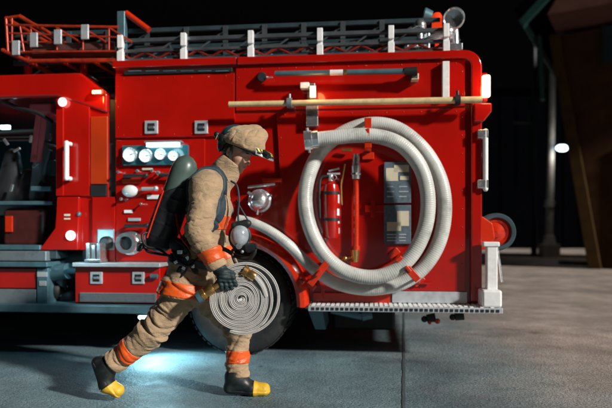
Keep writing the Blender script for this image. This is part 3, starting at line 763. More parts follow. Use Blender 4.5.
# coloured pipe inside the coil
mb = MB(); a = q(356, 178, -.05); b_ = q(356, 246, -.05); mb.cyl(a, b_, .024, .024, 14); mb.cyl(q(356, 246, -.05), q(356, 252, -.05), .034, .034, 14); vp = P('drain_pipe', mb, M['orange_red'])
mb = MB(); mb.cyl(q(356, 154, -.06), q(356, 166, -.06), .028, .034, 16); mb.cyl(q(356, 166, -.06), q(356, 179, -.06), .04, .036, 16); mb.cyl(q(356, 173, -.06), q(356, 175, -.06), .046, .046, 6); P('coupling', mb, M['chrome'], vp)
mb = MB(); mb.cyl(q(355, 250, -.06), q(355, 262, -.06), .04, .03, 14); mb.cyl(q(336, 261, -.04), q(353, 257, -.06), .012, .012, 10); mb.ball(q(345, 258.5, -.06), .022, 10); P('coupling', mb, M['brass'], vp)
mb = MB(); mb.cyl(q(342, 150, -.04), q(352, 150, -.05), .014, .014, 10); mb.cyl(q(345, 164, -.03), q(341, 186, -.03), .008, .008, 8); mb.cyl(q(341, 186, -.03), q(342, 205, -.03), .008, .006, 8); P('spanner', mb, M['brass'])
mb = MB(); rect(365, 205, 384, 212, -.03, .0, mb); rect(371, 200, 375, 217, -.035, -.031, mb); P('placard_clip', mb, M['red'], bevel=.004)
# two dark placards with pale pictures
for v0, v1, sd in ((162, 203, 0), (205, 244, 1)):
    mb = MB(); rect(384, v0, 411, v1, -.03, -.012, mb); pl = P('placard', mb, M['slate'], bevel=.004)
    mb = MB()
    if sd == 0:
        rect(386, 168, 398, 181, -.0335, -.03, mb); rect(394, 165, 409, 172, -.0335, -.03, mb); rect(400, 176, 409, 180, -.0335, -.03, mb)
    else:
        rect(397, 211, 409, 226, -.0335, -.03, mb); rect(387, 222, 401, 231, -.0335, -.03, mb)
    P('picture', mb, M['cream'], pl)
    for k in range(2):
        for i in range(3):
            mb = MB(); u = 387+k*12; v = (186 if sd == 0 else 234)+i*(5 if sd == 0 else 3); rect(u, v, u+random.uniform(6, 9.5), v+1.1, -.0325, -.03, mb)
            P('small_print', mb, M['alu'], pl)
# hose clamps
def clamp(u, v, ang, d=-.27):
    c = q(u, v, d); r = Matrix.Rotation(R(ang), 3, 'Y'); mb = MB()
    def bx(x0, x1, y0, y1, z0, z1): 
        b2 = MB(); b2.box((x0, y0, z0), (x1, y1, z1)); mb.add([Vector((c.x, 0, c.z))+r @ Vector(p) for p in b2.v], b2.f)
    bx(-.028, .028, d-.012, d+.004, -.12, .12); bx(-.028, .028, d+.005, .0, .105, .12); bx(-.028, .028, d+.005, .0, -.12, -.105); bx(-.05, .05, -.03, .0, .121, .18); bx(-.05, .05, -.03, .0, -.18, -.121)
    bx(-.012, .012, d-.05, d-.013, -.03, .03)
    P('hose_clamp', mb, M['orange_red'], bevel=.005)
clamp(368, 133, 0); clamp(319, 273, 38); clamp(408, 269, -42)
mb = MB(); mb.cyl(q(415, 283, -.03), q(431, 283, -.03), .012, .012, 8); mb.ball(q(418, 281, -.04), .025, 10); P('clamp_pin', mb, M['red'])

# ---------------- lower locker and side shelf left of the wheel
zsh = qz(120, 263, -.16)
mb = MB(); mb.box((qx(72, -.16), -.16, zsh-.035), (x_s+.02, .35, zsh)); P('side_shelf', mb, M['alu'], bevel=.006)
mb = MB(); mb.box((qx(75, -.1), -.1, qz(120, 303, -.1)), (x_s, .5, zsh-.036)); lk = P('lower_locker', mb, M['red'], bevel=.008)
latch(96, 278, 6, -.1); latch(138, 278, 6, -.1)
mb = MB(); a = q(152, 276, -.1); mb.cyl((a.x, -.13, a.z), (a.x+.06, -.13, a.z), .02, .02, 12); mb.cyl((a.x+.03, -.13, a.z), (a.x+.03, -.09, a.z), .012, .012, 8); P('lever', mb, M['teal'])
mb = MB(); rect(80, 293, 156, 302, -.115, -.1, mb)
for k in range(5): rect(81, 293.8+k*1.6, 155, 294.6+k*1.6, -.12, -.114, mb)
P('kick_plate', mb, M['alud'], bevel=0)
mb = MB(); mb.box((qx(-45, -.2), -.2, qz(60, 313, -.2)), (x_s+.03, .2, qz(60, 305, -.2))); P('side_sill', mb, M['teal'], bevel=.012)
# lamp under the sill
c = q(151, 317.5, -.15); mb = MB(); mb.ball(c, .055, 18, (2.1, .8, .7)); ul = P('step_lamp', mb, M['lampwhite'])
mb = MB(); mb.box((c.x-.12, -.19, c.z+.02), (c.x+.12, -.08, c.z+.05)); P('lamp_housing', mb, M['dark'], ul, bevel=.008)
down = Matrix.Rotation(R(-12), 4, 'X')
lamp('SPOT', (c.x+.05, c.y-.06, c.z-.06), 42, (.42, .85, 1), .05, rot=Matrix.Rotation(R(-22), 4, 'X') @ Matrix.Rotation(R(-22), 4, 'Y'), cone=150, blend=.9, frame=FT)

# ---------------- cab (runs on past the left edge of the photograph)
xc0, xc1 = qx(-215), qx(107)
zr = qz(50, 73)
zcf = qz(30, 250)                 # cab floor height
mb = MB()
# roof slab
mb.prism([(xc0+.35, zr), (qx(80), zr), (xc1, qz(107, 93)), (xc1, qz(107, 113)), (qx(57), qz(57, 97)), (xc0+.1, qz(50, 97))], .0, DEP); P('cab_roof', mb, M['red'], bevel=.03, seg=3)
# rear pillar: outer skin, panel with an orange reflection put into its colour, lower body side
mb = MB(); mb.box((qx(58), .01, qz(60, 196)), (qx(89), .03, qz(60, 98))); mb.box((qx(56), -.004, qz(60, 196)), (qx(63.5), .009, qz(60, 98.5))); P('cab_pillar', mb, M['red'], bevel=.008)
mb = MB(); mb.box((qx(89.5), .012, qz(100, 184)), (qx(107), .03, qz(100, 116))); P('orange_glow_panel', mb, M['orange'], bevel=.008)
mb = MB(); mb.box((qx(58), .031, zcf), (xc1-.002, .1, qz(60, 98))); mb.box((xc1-.06, .101, zcf), (xc1-.002, DEP-.03, qz(60, 98))); P('cab_rear_wall', mb, M['red'], bevel=.006)
mb = MB(); mb.prism([(qx(40), qz(60, 250)), (qx(79), qz(60, 250)), (qx(80), qz(60, 197)), (qx(58), qz(60, 197)), (qx(56), qz(60, 228))], -.02, .03); P('cab_lower_side', mb, M['red'], bevel=.01)
mb = MB(); mb.box((qx(90), .005, qz(100, 196)), (qx(106), .03, qz(100, 185))); P('vent_slot', mb, M['black'], bevel=.003)
# grab handle
mb = MB(); a = q(66.5, 143, -.07); b_ = q(66.5, 178, -.07); mb.cyl(a, b_, .022, .022, 14)
for p_ in (a, b_): mb.cyl(p_, (p_.x, .0, p_.z), .015, .02, 10); mb.ball(p_, .023, 12)
P('grab_handle', mb, M['white'])
# side marker lamps
mb = MB(); mb.ball(q(70.5, 235.5, -.03), .042, 18, (1, .5, 1)); P('marker_lamp', mb, M['lampwhite']); lamp('POINT', tuple(q(70.5, 239, -.34)), 5, (.45, .85, 1), .04, frame=FT)
mb = MB(); mb.ball(q(62.5, 102, -.02), .04, 16, (1, .6, 1)); P('marker_lamp', mb, M['lamppink'])
mb = MB(); rect(64, 214, 70, 216, -.024, -.018, mb); rect(64, 218, 70, 219.5, -.024, -.018, mb); P('name_plate', mb, M['cream'])
mb = MB(); mb.ball(q(79, 214, -.02), .02, 12); P('knob', mb, M['teal'])
# warm lamp on the cab roof edge
mb = MB(); c = q(99, 93, -.02); mb.box((c.x-.06, -.05, c.z-.02), (c.x+.05, .03, c.z+.03)); cl_ = P('roof_lamp', mb, M['orange'], bevel=.012)
mb = MB(); mb.box((c.x-.045, -.06, c.z-.012), (c.x+.035, -.051, c.z+.016)); P('lamp_glass', mb, M['lampwarm'], cl_, bevel=.003)
lamp('POINT', (c.x, -.14, c.z-.02), 1.6, (1, .42, .1), .03, frame=FT)
# far side wall of the cab with a window opening, front, floor, windscreen
mb = MB(); zw0, zw1 = qz(30, 150, DEP), qz(30, 100, DEP)
mb.box((xc0, DEP-.04, zcf), (xc1-.06, DEP, 1.45)); mb.box((xc0+.2, DEP-.04, zr-.22), (xc1-.062, DEP, zr-.25)); mb.box((-2.6, DEP-.04, 1.45), (-2.45, DEP, zr-.21)); mb.box((xc1-.5, DEP-.04, 1.45), (xc1-.062, DEP, zr-.21)); P('far_side_wall', mb, M['red'], bevel=.008)
mb = MB(); mb.box((xc0+.25, DEP-.03, 1.455), (-2.61, DEP-.02, zr-.26)); mb.box((-2.44, DEP-.03, 1.455), (xc1-.51, DEP-.02, zr-.26)); P('side_window', mb, M['glass'])
mb = MB(); mb.box((xc0, .0, zcf-.08), (qx(57), DEP, zcf)); P('cab_floor', mb, M['interior'], bevel=.01)
mb = MB(); mb.prism([(xc0-.12, .5), (xc0+.02, .5), (xc0+.02, 1.35), (xc0-.08, 1.3)], 0, DEP); fp = P('front_panel', mb, M['red'], bevel=.03)
for yy in (.3, DEP-.3):
    mb = MB(); mb.ball((xc0-.11, yy, .85), .1, 18, (.4, 1.2, .8)); P('headlight', mb, M['glass'])
mb = MB(); mb.prism([(xc0-.06, 1.355), (xc0-.02, 1.355), (xc0+.36, zr-.1), (xc0+.32, zr-.1)], .06, DEP-.06); P('windscreen', mb, M['glass'])
mb = MB(); mb.box((xc0-.25, -.02, .42), (xc0+.05, DEP+.02, .62)); P('bumper', mb, M['alu'], bevel=.03)
# front door panel beyond the frame edge
xd = qx(-62)
mb = MB(); mb.prism([(xc0+.02, zcf), (xd-.01, zcf), (xd-.01, zr-.22), (xc0+.4, zr-.22), (xc0+.06, 1.36)], .0, .04); fd = P('door', mb, M['red'], bevel=.01)
mb = MB(); mb.box((xc0+.5, -.006, 1.5), (xd-.12, .0-.001, zr-.3)); P('door_window', mb, M['glass'], fd)
mb = MB(); mb.box((xd-.01, .0, zcf), (xd+.09, .06, zr-.21)); P('cab_pillar', mb, M['red'], bevel=.012)
# inside the crew door
def seat(x, y, w=.5):
    mb = MB(); mb.box((x-.28, y-w/2, zcf+.32), (x+.22, y+w/2, zcf+.46)); s0 = P('crew_seat', mb, M['seat'], bevel=.05, seg=4)
    mb = MB(); mb.box((x+.2, y-w/2, zcf+.44), (x+.34, y+w/2, zcf+1.02), Matrix.Rotation(R(8), 3, 'Y')); P('seat_back', mb, M['seat'], s0, bevel=.05, seg=4)
    mb = MB(); mb.box((x+.22, y-.13, zcf+1.03), (x+.34, y+.13, zcf+1.26), Matrix.Rotation(R(8), 3, 'Y')); P('headrest', mb, M['seat'], s0, bevel=.04, seg=4)
    mb = MB(); mb.box((x-.2, y-w/2+.05, zcf), (x+.2, y+w/2-.05, zcf+.31)); P('seat_base', mb, M['dark'], s0, bevel=.02)
seat(qx(22, .5), .55); seat(qx(22, .5), 1.3)
seat(qx(-60, .5), .55)
mb = MB()
for u, dx in ((38, .0), (44, .0)):
    a = q(u+1, 112, .25); b_ = q(u-5, 162, .3); mb.tube([a, (a+b_)/2+Vector((.01, -.02, 0)), b_], 1, 8, flat=(.006, .028), up=(0, 1, 0))
P('seat_belt', mb, M['pink'])
mb = MB(); a = q(40, 110, .2); mb.box((a.x-.1, .18, a.z-.03), (a.x+.12, .3, a.z+.06)); P('belt_reel', mb, M['pink'], bevel=.02)
mb = MB(); mb.tube(catmull([q(2, 100, .1), q(16, 107, .1), q(38, 113, .1), q(52, 122, .1)], .05), .018, 10); P('grab_rail', mb, M['black'])
mb = MB(); mb.tube(catmull([q(50, 150, .2), q(44, 172, .25), q(46, 190, .3)], .05), .022, 10); P('stowed_gear', mb, M['interior'])
v_, f_ = surf(lambda p: smin(smin(seg(p, q(12, 158, .45), q(8, 196, .4), .09, .15, .7), seg(p, q(30, 176, .4), q(26, 197, .4), .07, .12, .8), .05), seg(p, q(44, 184, .3), q(42, 197, .3), .05, .07), .03)-.03*(vnoise(p, 9)-.5), np.array(q(0, 200, .4))-np.array([.3, .35, .05]), np.array(q(50, 145, .4))+np.array([.1, .35, .1]), .014)
mesh_object('hanging_coat', v_, f_, M['dark'], None, tr, recalc=False, ang=180)
for u, v in ((6, 142), (17, 150), (31, 139), (12, 188), (36, 165), (50, 137)):
    mb = MB(); p_ = q(u, v, .22); mb.box(p_-Vector((.035, .01, .012)), p_+Vector((.035, .01, .012)), Matrix.Rotation(R(u*9), 3, 'Y')); P('gear_buckle', mb, M['chrome'], bevel=.004)
mb = MB(); rect(2, 208, 44, 246, .15, .9, mb); P('engine_cover', mb, mat('dull_red_cover', (.06, .01, .008), .5, vary=.3), bevel=.04)
mb = MB(); rect(5, 216, 12, 232, .13, .149, mb); P('cover_catch', mb, M['orange_red'], bevel=.004)
mb = MB(); rect(-10, 201, 52, 205, .1, .5, mb); rect(44, 160, 55, 176, .3, .5, mb); rect(30, 186, 50, 191, .12, .3, mb); P('crew_shelf', mb, M['teal'], bevel=.01)
mb = MB(); rect(0, 125, 9, 129, .5, .53, mb); cl2 = P('cab_light', mb, M['lampwhite'], bevel=.004)
mb = MB(); mb.box((qx(10), .8, zr-.27), (qx(30), 1.0, zr-.245)); P('cab_light', mb, M['lampwhite'], bevel=.004)
lamp('POINT', (qx(20), .85, zr-.36), 2.2, (.4, .85, 1), .06, frame=FT)
# below the cab
mb = MB(); rect(-60, 251, 46, 261, -.06, .3, mb); P('cab_step', mb, M['alud'], bevel=.01)
mb = MB(); rect(-60, 245, 40, 250, -.03, .3, mb); rect(-60, 262, 47, 267, -.12, .3, mb); P('cab_step', mb, M['teal'], bevel=.01)
mb = MB(); rect(-60, 268, 36, 288, -.06, .3, mb); P('lower_locker', mb, M['red'], bevel=.008)
mb = MB(); rect(-60, 289, 36, 304, -.07, .3, mb); P('kick_plate', mb, M['alud'], bevel=.006)
mb = MB(); rect(36.5, 268, 48, 304, -.08, .2, mb); P('step_end', mb, M['teal'], bevel=.01)
mb = MB(); rect(37, 272, 47, 277, -.084, -.079, mb); rect(39, 281, 46, 286, -.087, -.079, mb); P('name_plate', mb, M['lamppink'] if False else M['alu'], bevel=.002)
mb = MB(); mb.cyl(q(52, 273, .02), q(69, 271, -.02), .075, .07, 24); mb.cyl(q(69, 271, -.02), q(83, 272, -.03), .03, .02, 14); mb.cyl(q(60, 280, .1), q(60, 296, .1), .06, .06, 20); P('exhaust_outlet', mb, M['teal'])
mb = MB(); mb.box((qx(48), .2, .55), (qx(76), .8, 1.2)); mb.ball(q(56, 290, .1), .1, 14); mb.ball(q(68, 298, .12), .08, 14); P('gearbox', mb, M['under'], bevel=.02)
mb = MB(); mb.box((qx(81, .03), .05, qz(90, 262)), (xL-.002, .4, qz(90, 98))); P('cab_gap_cover', mb, M['black'], bevel=.01)
mb = MB(); mb.box((qx(92), .0, qz(90, 262)), (xL+.008, .028, qz(90, 197))); P('side_panel', mb, M['red'], bevel=.006)
for u in (28, 84):
    for d_ in (.3, 1.3): mb = MB(); mb.cyl(q(u, 75, d_), q(u, 56, d_), .035, .035, 12); P('ladder_support', mb, M['red'])

# ------------------------------------------------------------------ roof ladder
M['rail'] = mat('dark_polished_rail', (.20, .235, .26), .3, .75, vary=.3, vscale=7)
M['rail2'] = mat('dark_teal_rail', (.07, .115, .135), .35, .6, vary=.3, vscale=7)
l0 = q(240, 60, .5)
ld = thing('ladder', 'long metal aerial ladder lying along the roof of the fire truck', 'ladder', (l0.x, .5, zT+.02), FT)
x0, x1 = qx(28, .1), qx(446, .1)
zb_, zm, zt_ = qz(300, 57.5, .1), qz(300, 46, .1), qz(300, 35, .1)
for y in (.1, .92):
    for z, r_, nm in ((zb_+.005, .026, 'lower_rail'), (zm, .013, 'middle_rail'), (zt_, .017, 'upper_rail')):
        xa = qx(119, y)
        mb = MB(); mb.box((xa, y-.02, z-r_), (x1, y+.02, z+r_)); part(nm, mb, M['rail'], ld, bevel=.006)
    mb = MB()
    n = 24
    for i in range(n):
        xa = qx(119, y)+(x1-qx(119, y))*i/n; xb2 = qx(119, y)+(x1-qx(119, y))*(i+1)/n
        za, zb2 = (zb_+.03, zm-.01) if i % 2 else (zm-.01, zb_+.03)
        mb.cyl((xa, y, za), (xb2, y, zb2), .011, .011, 8)
    part('lattice', mb, mat('red_reflection_lattice', (.25, .02, .01), .35, .3, .3, vary=.4), ld)  # red reflections on the ladder put into the lattice colour
for u in (121, 184, 251, 320, 391, 446):
    xx = qx(u, .06); mb = MB(); mb.box((xx-.024, .03, zm+.018), (xx+.024, .078, zt_+.035)); mb.box((xx-.027, .03, zb_-.02), (xx+.027, .078, zm-.012)); mb.box((xx-.05, .02, zb_-.03), (xx+.08, .078, zb_-.021)); mb.box((xx-.022, .05, zm-.012), (xx+.022, .078, zm+.018))
    part('post', mb, M['white'], ld, bevel=.004)
# rungs
for i in range(28):
    xx = qx(125, .5)+(x1-qx(125, .5))*i/28; mb = MB(); mb.cyl((xx, .12, zb_+.03), (xx, .9, zb_+.03), .016, .016, 10); part('rung', mb, M['alu'], ld)
# inner, raised section
yi0, yi1 = .26, .76
zt2 = qz(300, 25, yi0); zmid = qz(300, 41, yi0)
for y in (yi0, yi1):
    for z, r_ in ((zt2, .02), (zmid+.04, .014), (zb_+.07, .02)):
        mb = MB(); mb.box((qx(14, y), y-.015, z-r_), (qx(440, y), y+.015, z+r_)); part('inner_rail', mb, M['rail2'], ld, bevel=.005)
    mb = MB()
    for u in range(31, 440, 39):
        mb.box((qx(u, y)-.022, y-.03, zmid), (qx(u, y)+.022, y-.016, zt2+.01))
        mb.cyl((qx(u, y), y, zb_+.08), (qx(u+39, y), y, zt2-.02), .01, .01, 8)
    part('inner_post', mb, M['rail'], ld)
mb = MB(); mb.box((qx(119, .5), .3, zb_+.02), (qx(430, .5), .72, zb_+.045)); part('deck', mb, M['dark'], ld)
for a_, b2 in ((132, 170), (262, 300), (350, 378)):
    mb = MB(); mb.cyl((qx(a_, .4), .4, zmid-.02), (qx(b2, .4), .4, zmid+.01), .05, .05, 16); part('hydraulic_ram', mb, M['rail'], ld)
# grey stand with slanting red bar
mb = MB(); mb.box((qx(118, .2), .17, qz(120, 56, .2)), (qx(126, .2), .24, qz(120, 12, .2))); part('stand', mb, M['teal'], ld, bevel=.008)
mb = MB(); mb.cyl(q(126, 13, .2), q(149, 30, .2), .028, .028, 12); mb.cyl(q(126, 13, .6), q(149, 30, .6), .028, .028, 12); mb.cyl(q(126, 13, .2), q(126, 13, .6), .02, .02, 10); part('slanting_bar', mb, M['orange_red'], ld)
# red tip of the ladder above the cab
cage = MB()
def bar(u0, v0, u1, v1, r_=.02, ys=(.06, .8)):
    r_ *= .66
    for y in ys: cage.cyl(q(u0, v0, y), q(u1, v1, y), r_, r_, 10)
bar(2, 50, 28, 61, .026); bar(28, 61, 118, 60, .028); bar(8, 52, 116, 51, .014); bar(6, 18, 8, 52, .02); bar(6, 25, 118, 27, .018); bar(6, 18, 20, 16, .02); bar(18, 16, 38, 26, .02); bar(12, 17, 12, 50, .014); bar(20, 26, 24, 52, .013)
bar(6, 33, 116, 37, .013); bar(8, 42, 60, 42, .012)
for u in range(30, 112, 26): bar(u, 27, u+24, 42, .014); bar(u+1, 27, u+1, 50, .012)
for u, v in ((3, 50), (28, 61), (8, 52), (6, 18), (20, 16), (60, 60), (92, 60), (38, 26)):
    cage.cyl(q(u, v, .06), (q(u, v, .06).x, .8, q(u, v, .06).z), .018, .018, 10)
part('ladder_tip', cage, mat('tip_paint', (.42, .035, .01), .35, .2, .4, vary=.4, vscale=14), ld)
mb = MB(); a = q(24, 44, .1); b_ = q(114, 51, .1); mb.box((a.x, .1, b_.z), (b_.x, .76, b_.z+.02)); mb.box((a.x, .1, b_.z+.021), (b_.x, .125, a.z)); part('tip_platform', mb, mat('brown_red_mesh', (.09, .03, .025), .6, vary=.3, vscale=20), ld, bevel=.004)
for u, v in ((34, 36), (58, 33), (85, 28), (16, 44)):
    mb = MB(); p_ = q(u, v, .04); mb.box((p_.x-.035, .03, p_.z-.1), (p_.x+.035, .05, p_.z+.03)); part('tip_plate', mb, M['alu'], ld, bevel=.004)
# apparatus at the rear end of the ladder
mb = MB(); c = q(454, 19, .2); mb.lathe([(.001, .09), (.05, .085), (.085, .03), (.095, -.03), (.085, -.045), (.075, -.03), (.001, -.02)], c, (.25, 1, .1), 28); sl_ = part('searchlight', mb, M['chrome'], ld)
mb = MB(); mb.cyl(q(455, 27, .25), q(455, 54, .25), .03, .045, 14); mb.box(q(448, 43, .2), q(461, 53, .3)); part('light_bracket', mb, M['chrome'], sl_, bevel=.006)
mb = MB(); c = q(437, 22, .3); mb.lathe([(.03, -.06), (.045, -.05), (.045, .05), (.03, .075), (.001, .08)], c, (0, 0, 1), 20); mb.cyl(q(437, 28, .3), q(437, 54, .3), .018, .018, 10); part('beacon', mb, M['lampred'], ld)
mb = MB()
mb.cyl(q(420, 24, .2), q(420, 52, .2), .025, .03, 12); mb.ball(q(420, 26, .2), .055, 14); mb.cyl(q(420, 42, .2), q(446, 34, .2), .035, .03, 14); mb.ball(q(447, 33, .22), .07, 16); mb.cyl(q(428, 30, .2), q(428, 54, .2), .02, .02, 10); mb.ball(q(413, 47, .2), .05, 14, (1.6, 1, .8)); mb.box(q(418, 49, .15), q(446, 54, .35)); mb.cyl(q(404, 33, .2), q(416, 26, .2), .02, .02, 10)
part('water_monitor', mb, M['chrome'], ld)
mb = MB(); mb.lathe([(.06, -.07), (.075, .0), (.07, .01), (.05, .0), (.045, -.06)], q(424, 16, .5), (-1, 0, .3), 20); mb.cyl(q(424, 16, .5), q(424, 50, .5), .02, .02, 10); part('nozzle', mb, M['teal'], ld)

# ------------------------------------------------------------------ things carried on the truck's side
def pole_mesh(u0, v0, u1, v1, d, r0, r1, n=18):
    a, b_ = q(u0, v0, d), q(u1, v1, d); mb = MB(); mb.cyl(a, b_, r0, r1, n); return mb, a, b_
mb, a, b_ = pole_mesh(229, 104.3, 482, 99.6, -.13, .023, .027)
yp = thing('wooden_pole', 'long cream pole clamped level along the truck side above the coiled hose', 'pole', tuple((a+b_)/2), FT)
part('shaft', mb, M['wood'], yp)
for u, v in ((289.5, 103), (457.5, 100)):
    c = q(u, v, -.13); mb = MB(); mb.lathe([(.03, -.022), (.042, -.02), (.042, .02), (.03, .022)], c, (b_-a), 24); mb.box((c.x-.02, -.1, c.z-.02), (c.x+.02, -.0, c.z+.02)); mb.cyl(c+Vector((0, 0, .035)), c+Vector((0, 0, .075)), .012, .012, 10); part('clip', mb, M['dark'] if u > 400 else M['alud'], yp)
mb, a, b_ = pole_mesh(275, 73.5, 404, 71.2, -.1, .021, .023)
pp = thing('pike_pole', 'dark blue grey pole clamped near the top of the truck side', 'pole', tuple((a+b_)/2), FT)
part('shaft', mb, M['teal'], pp)
mb = MB(); mb.cyl(q(404, 71.2, -.1), q(417, 71, -.1), .032, .036, 16); c = q(414, 72, -.1); mb.box((c.x-.03, -.09, c.z-.05), (c.x+.03, .0, c.z+.02)); part('grip', mb, M['dark'], pp)
mb = MB(); mb.cyl(q(330, 72.6, -.1), q(343, 72.3, -.1), .0235, .0235, 16); part('sleeve', mb, M['white'], pp); mb = MB(); mb.cyl(q(344, 72.3, -.1), q(347, 72.2, -.1), .025, .025, 16); part('ring', mb, M['brass'], pp)
mb = MB(); c = q(415, 76, -.08); mb.box((c.x-.03, -.09, c.z-.03), (c.x+.03, -.0, c.z+.02)); part('catch', mb, M['cream'], pp, bevel=.004)

# coiled suction hose
ctrl = [(306, 141, -.30), (330, 138.5, -.29), (356, 136, -.27), (382, 138, -.25), (404, 148, -.24), (421, 170, -.235), (428, 200, -.235), (424, 232, -.235), (408, 260, -.235), (381, 276, -.235), (350, 273, -.235), (326, 256, -.225), (311, 230, -.205), (305, 202, -.18), (308, 176, -.145), (320, 151, -.115), (342, 133, -.105), (370, 124, -.10), (398, 129, -.095), (424, 150, -.095), (440, 178, -.095), (445, 208, -.095), (440, 240, -.095), (425, 266, -.095), (402, 283, -.10), (372, 289, -.10), (344, 286, -.105), (324, 277, -.12), (306, 262, -.15), (290, 246, -.18), (272, 232, -.20), (254, 223, -.20), (238, 219, -.19)]
path = catmull([q(u, v, d) for u, v, d in ctrl], .0055)
rad = [.060*(1+.019*math.cos(i*math.pi/1.5)) for i in range(len(path))]
n_c = 0
tail = len(path)-int(len(path)*.18)
rad = [r_*(1 if i < tail else 1-.32*min(1, (i-tail)/(len(path)-tail)*1.3)) for i, r_ in enumerate(rad)]
path = [p+np.array([.004*math.sin(i*.013), 0, .005*math.sin(i*.0071+1)]) for i, p in enumerate(path)]
mb = MB(); mb.tube(path, rad, 20)
c = q(376, 208, -.1)
sh = thing('suction_hose', 'thick pale ribbed hose coiled in a big ring on the truck side', 'hose', (c.x, -.1, q(376, 290, 0).z), FT)
part('hose', mb, M['hose'], sh)
e0 = Vector(path[0]); e1 = Vector(path[6]); t = (e0-e1).normalized()
mb = MB(); mb.lathe([(.061, -.10), (.070, -.098), (.070, -.05), (.078, -.048), (.078, .012), (.066, .014), (.062, -.03), (.001, -.03)], e0, t, 32)
for k in range(4):
    a = k*math.pi/2+.5; u_ = t.orthogonal().normalized(); w_ = t.cross(u_); dd = u_*math.cos(a)+w_*math.sin(a); mb.cyl(e0+dd*.07-t*.02, e0+dd*.10-t*.02, .014, .012, 8)
part('coupling', mb, M['chrome'], sh)

# fire extinguisher inside the coil
c0, c1 = q(331, 238, -.1), q(331, 182, -.1)
fe = thing('fire_extinguisher', 'small red fire extinguisher with white labels held inside the coiled hose', 'extinguisher', tuple(c0), FT)
H = c1.z-c0.z; mb = MB(); r_ = .068
mb.lathe([(.001, 0), (r_*.9, 0), (r_, .015), (r_, H*.86), (r_*.85, H*.95), (r_*.4, H), (.02, H+.015), (.001, H+.015)], c0, (0, 0, 1), 28); part('cylinder', mb, M['red'], fe)
mb = MB(); mb.cyl(c1+Vector((0, 0, .0)), c1+Vector((0, 0, .06)), .024, .02, 14); mb.box((c1.x-.03, c1.y-.015, c1.z+.06), (c1.x+.075, c1.y+.015, c1.z+.075)); mb.box((c1.x-.02, c1.y-.012, c1.z+.095), (c1.x+.07, c1.y+.012, c1.z+.108), Matrix.Rotation(R(-14), 3, 'Y')); mb.lathe([(.016, -.008), (.02, 0), (.016, .008)], c1+Vector((.03, -.02, .035)), (0, 1, 0), 14); part('valve', mb, M['alu'], fe)
mb = MB(); mb.tube(catmull([c1+Vector((-.02, 0, .05)), c1+Vector((-.085, -.01, .03)), c1+Vector((-.095, -.02, -.12)), c1+Vector((-.09, -.02, -.3))], .02), .012, 10); part('hose', mb, M['black'], fe)
mb = MB()
for f0, f1, a0, a1 in ((.62, .78, -120, -10), (.40, .52, -130, 0), (.26, .30, -120, -40), (.08, .18, -110, -20)):
    mb.lathe([(r_+.0015, H*f0), (r_+.0015, H*f1)], c0, (0, 0, 1), 16, R(a0+90), R(a1+90), e1=(1, 0, 0))
# turned so that the labels face outwards
for i, v in enumerate(mb.v):
    mb.v[i] = v
part('label', mb, M['white'], fe, recalc=False)
for f in (.33, .8):
    mb = MB(); mb.lathe([(r_+.004, H*f-.012), (r_+.004, H*f+.012)], c0, (0, 0, 1), 28)
    mb.box((c0.x-.02, c0.y+.06, c0.z+H*(f-.03)), (c0.x+.02, .0, c0.z+H*(f+.03))); part('holder_strap', mb, M['dark'], fe)
# ------------------------------------------------------------------ firefighter
PY = 3.80
def w(u, v, Y=PY): return W(u, v, Y)
def norm(v): v = np.array(v, float); return v/np.linalg.norm(v)
pe = thing('person', 'firefighter in tan turnout suit with orange bands striding right past the truck, head bowed', 'person', (float(w(190, 0)[0]), PY, 0))

# head frame: forward, left, up
pit, yaw = R(26), R(-19)
Rh = Matrix.Rotation(yaw, 3, 'Z') @ Matrix.Rotation(pit, 3, 'Y')
Rn = np.array(Rh, dtype=float)
hc = w(236.5, 151.5, PY)
def H(f, l, u): return hc+Rn @ np.array([f, l, u])
def ls(P): return (P-hc.astype(np.float32))@Rn.astype(np.float32)      # world -> head frame
neck0 = w(217, 182, 3.80)

def body_sdf(P):
    L_ = ls(P)
    d = ell(L_, (-.012, 0, .03), (.100, .076, .092))
    d = smin(d, ell(L_, (.028, 0, -.035), (.064, .060, .078)), .03)
    d = smin(d, ell(L_, (.05, 0, -.07), (.040, .042, .045)), .025)
    d = smin(d, ell(L_, (.073, 0, -.104), (.018, .020, .016)), .022)       # chin
    for s in (-1, 1):
        d = smin(d, ell(L_, (.050, s*.040, -.030), (.028, .022, .022)), .022)  # cheeks
        d = smin(d, seg(L_, (.083, s*.012, .018), (.072, s*.046, .014), .011, .009), .014)   # brows
    for s in (-1, 1):
        d = smax(d, -ell(L_, (.099, s*.031, -.002), (.018, .017, .010)), .010)
        d = smin(d, ell(L_, (.075, s*.031, -.003), (.0125, .0145, .0115)), .004)       # closed lids
    d = smin(d, seg(L_, (.088, 0, .006), (.108, 0, -.032), .0075, .0095), .010)
    d = smin(d, ell(L_, (.1105, 0, -.036), (.0105, .010, .009)), .006)
    for s in (-1, 1):
        d = smin(d, ell(L_, (.1, s*.0105, -.039), (.009, .007, .0065)), .005)
        d = smax(d, -ell(L_, (.105, s*.0065, -.0455), (.004, .003, .004)), .003)
    d = smin(d, ell(L_, (.082, 0, -.062), (.018, .024, .018)), .012)
    d = smin(d, ell(L_, (.0965, 0, -.0605), (.0075, .019, .0052)), .004)
    d = smin(d, ell(L_, (.0945, 0, -.0705), (.0078, .016, .0058)), .004)
    d = smax(d, -ell(L_, (.104, 0, -.0655), (.010, .021, .0012)), .002)
    for s in (-1, 1):
        e = ell(L_, (-.010, s*.076, -.012), (.018, .009, .031))
        e = smax(e, -ell(L_, (-.004, s*.085, -.008), (.010, .007, .018)), .004)
        d = smin(d, e, .006)
    n1 = H(-.02, 0, -.05)
    d = smin(d, seg(P, n1, neck0, .056, .062), .02)
    d = smin(d, seg(P, neck0, w(209, 205), .07, .11, 1.25), .04)
    d = smin(d, seg(P, w(209, 203), w(196, 262), .105, .10, 1.25), .04)
    return d
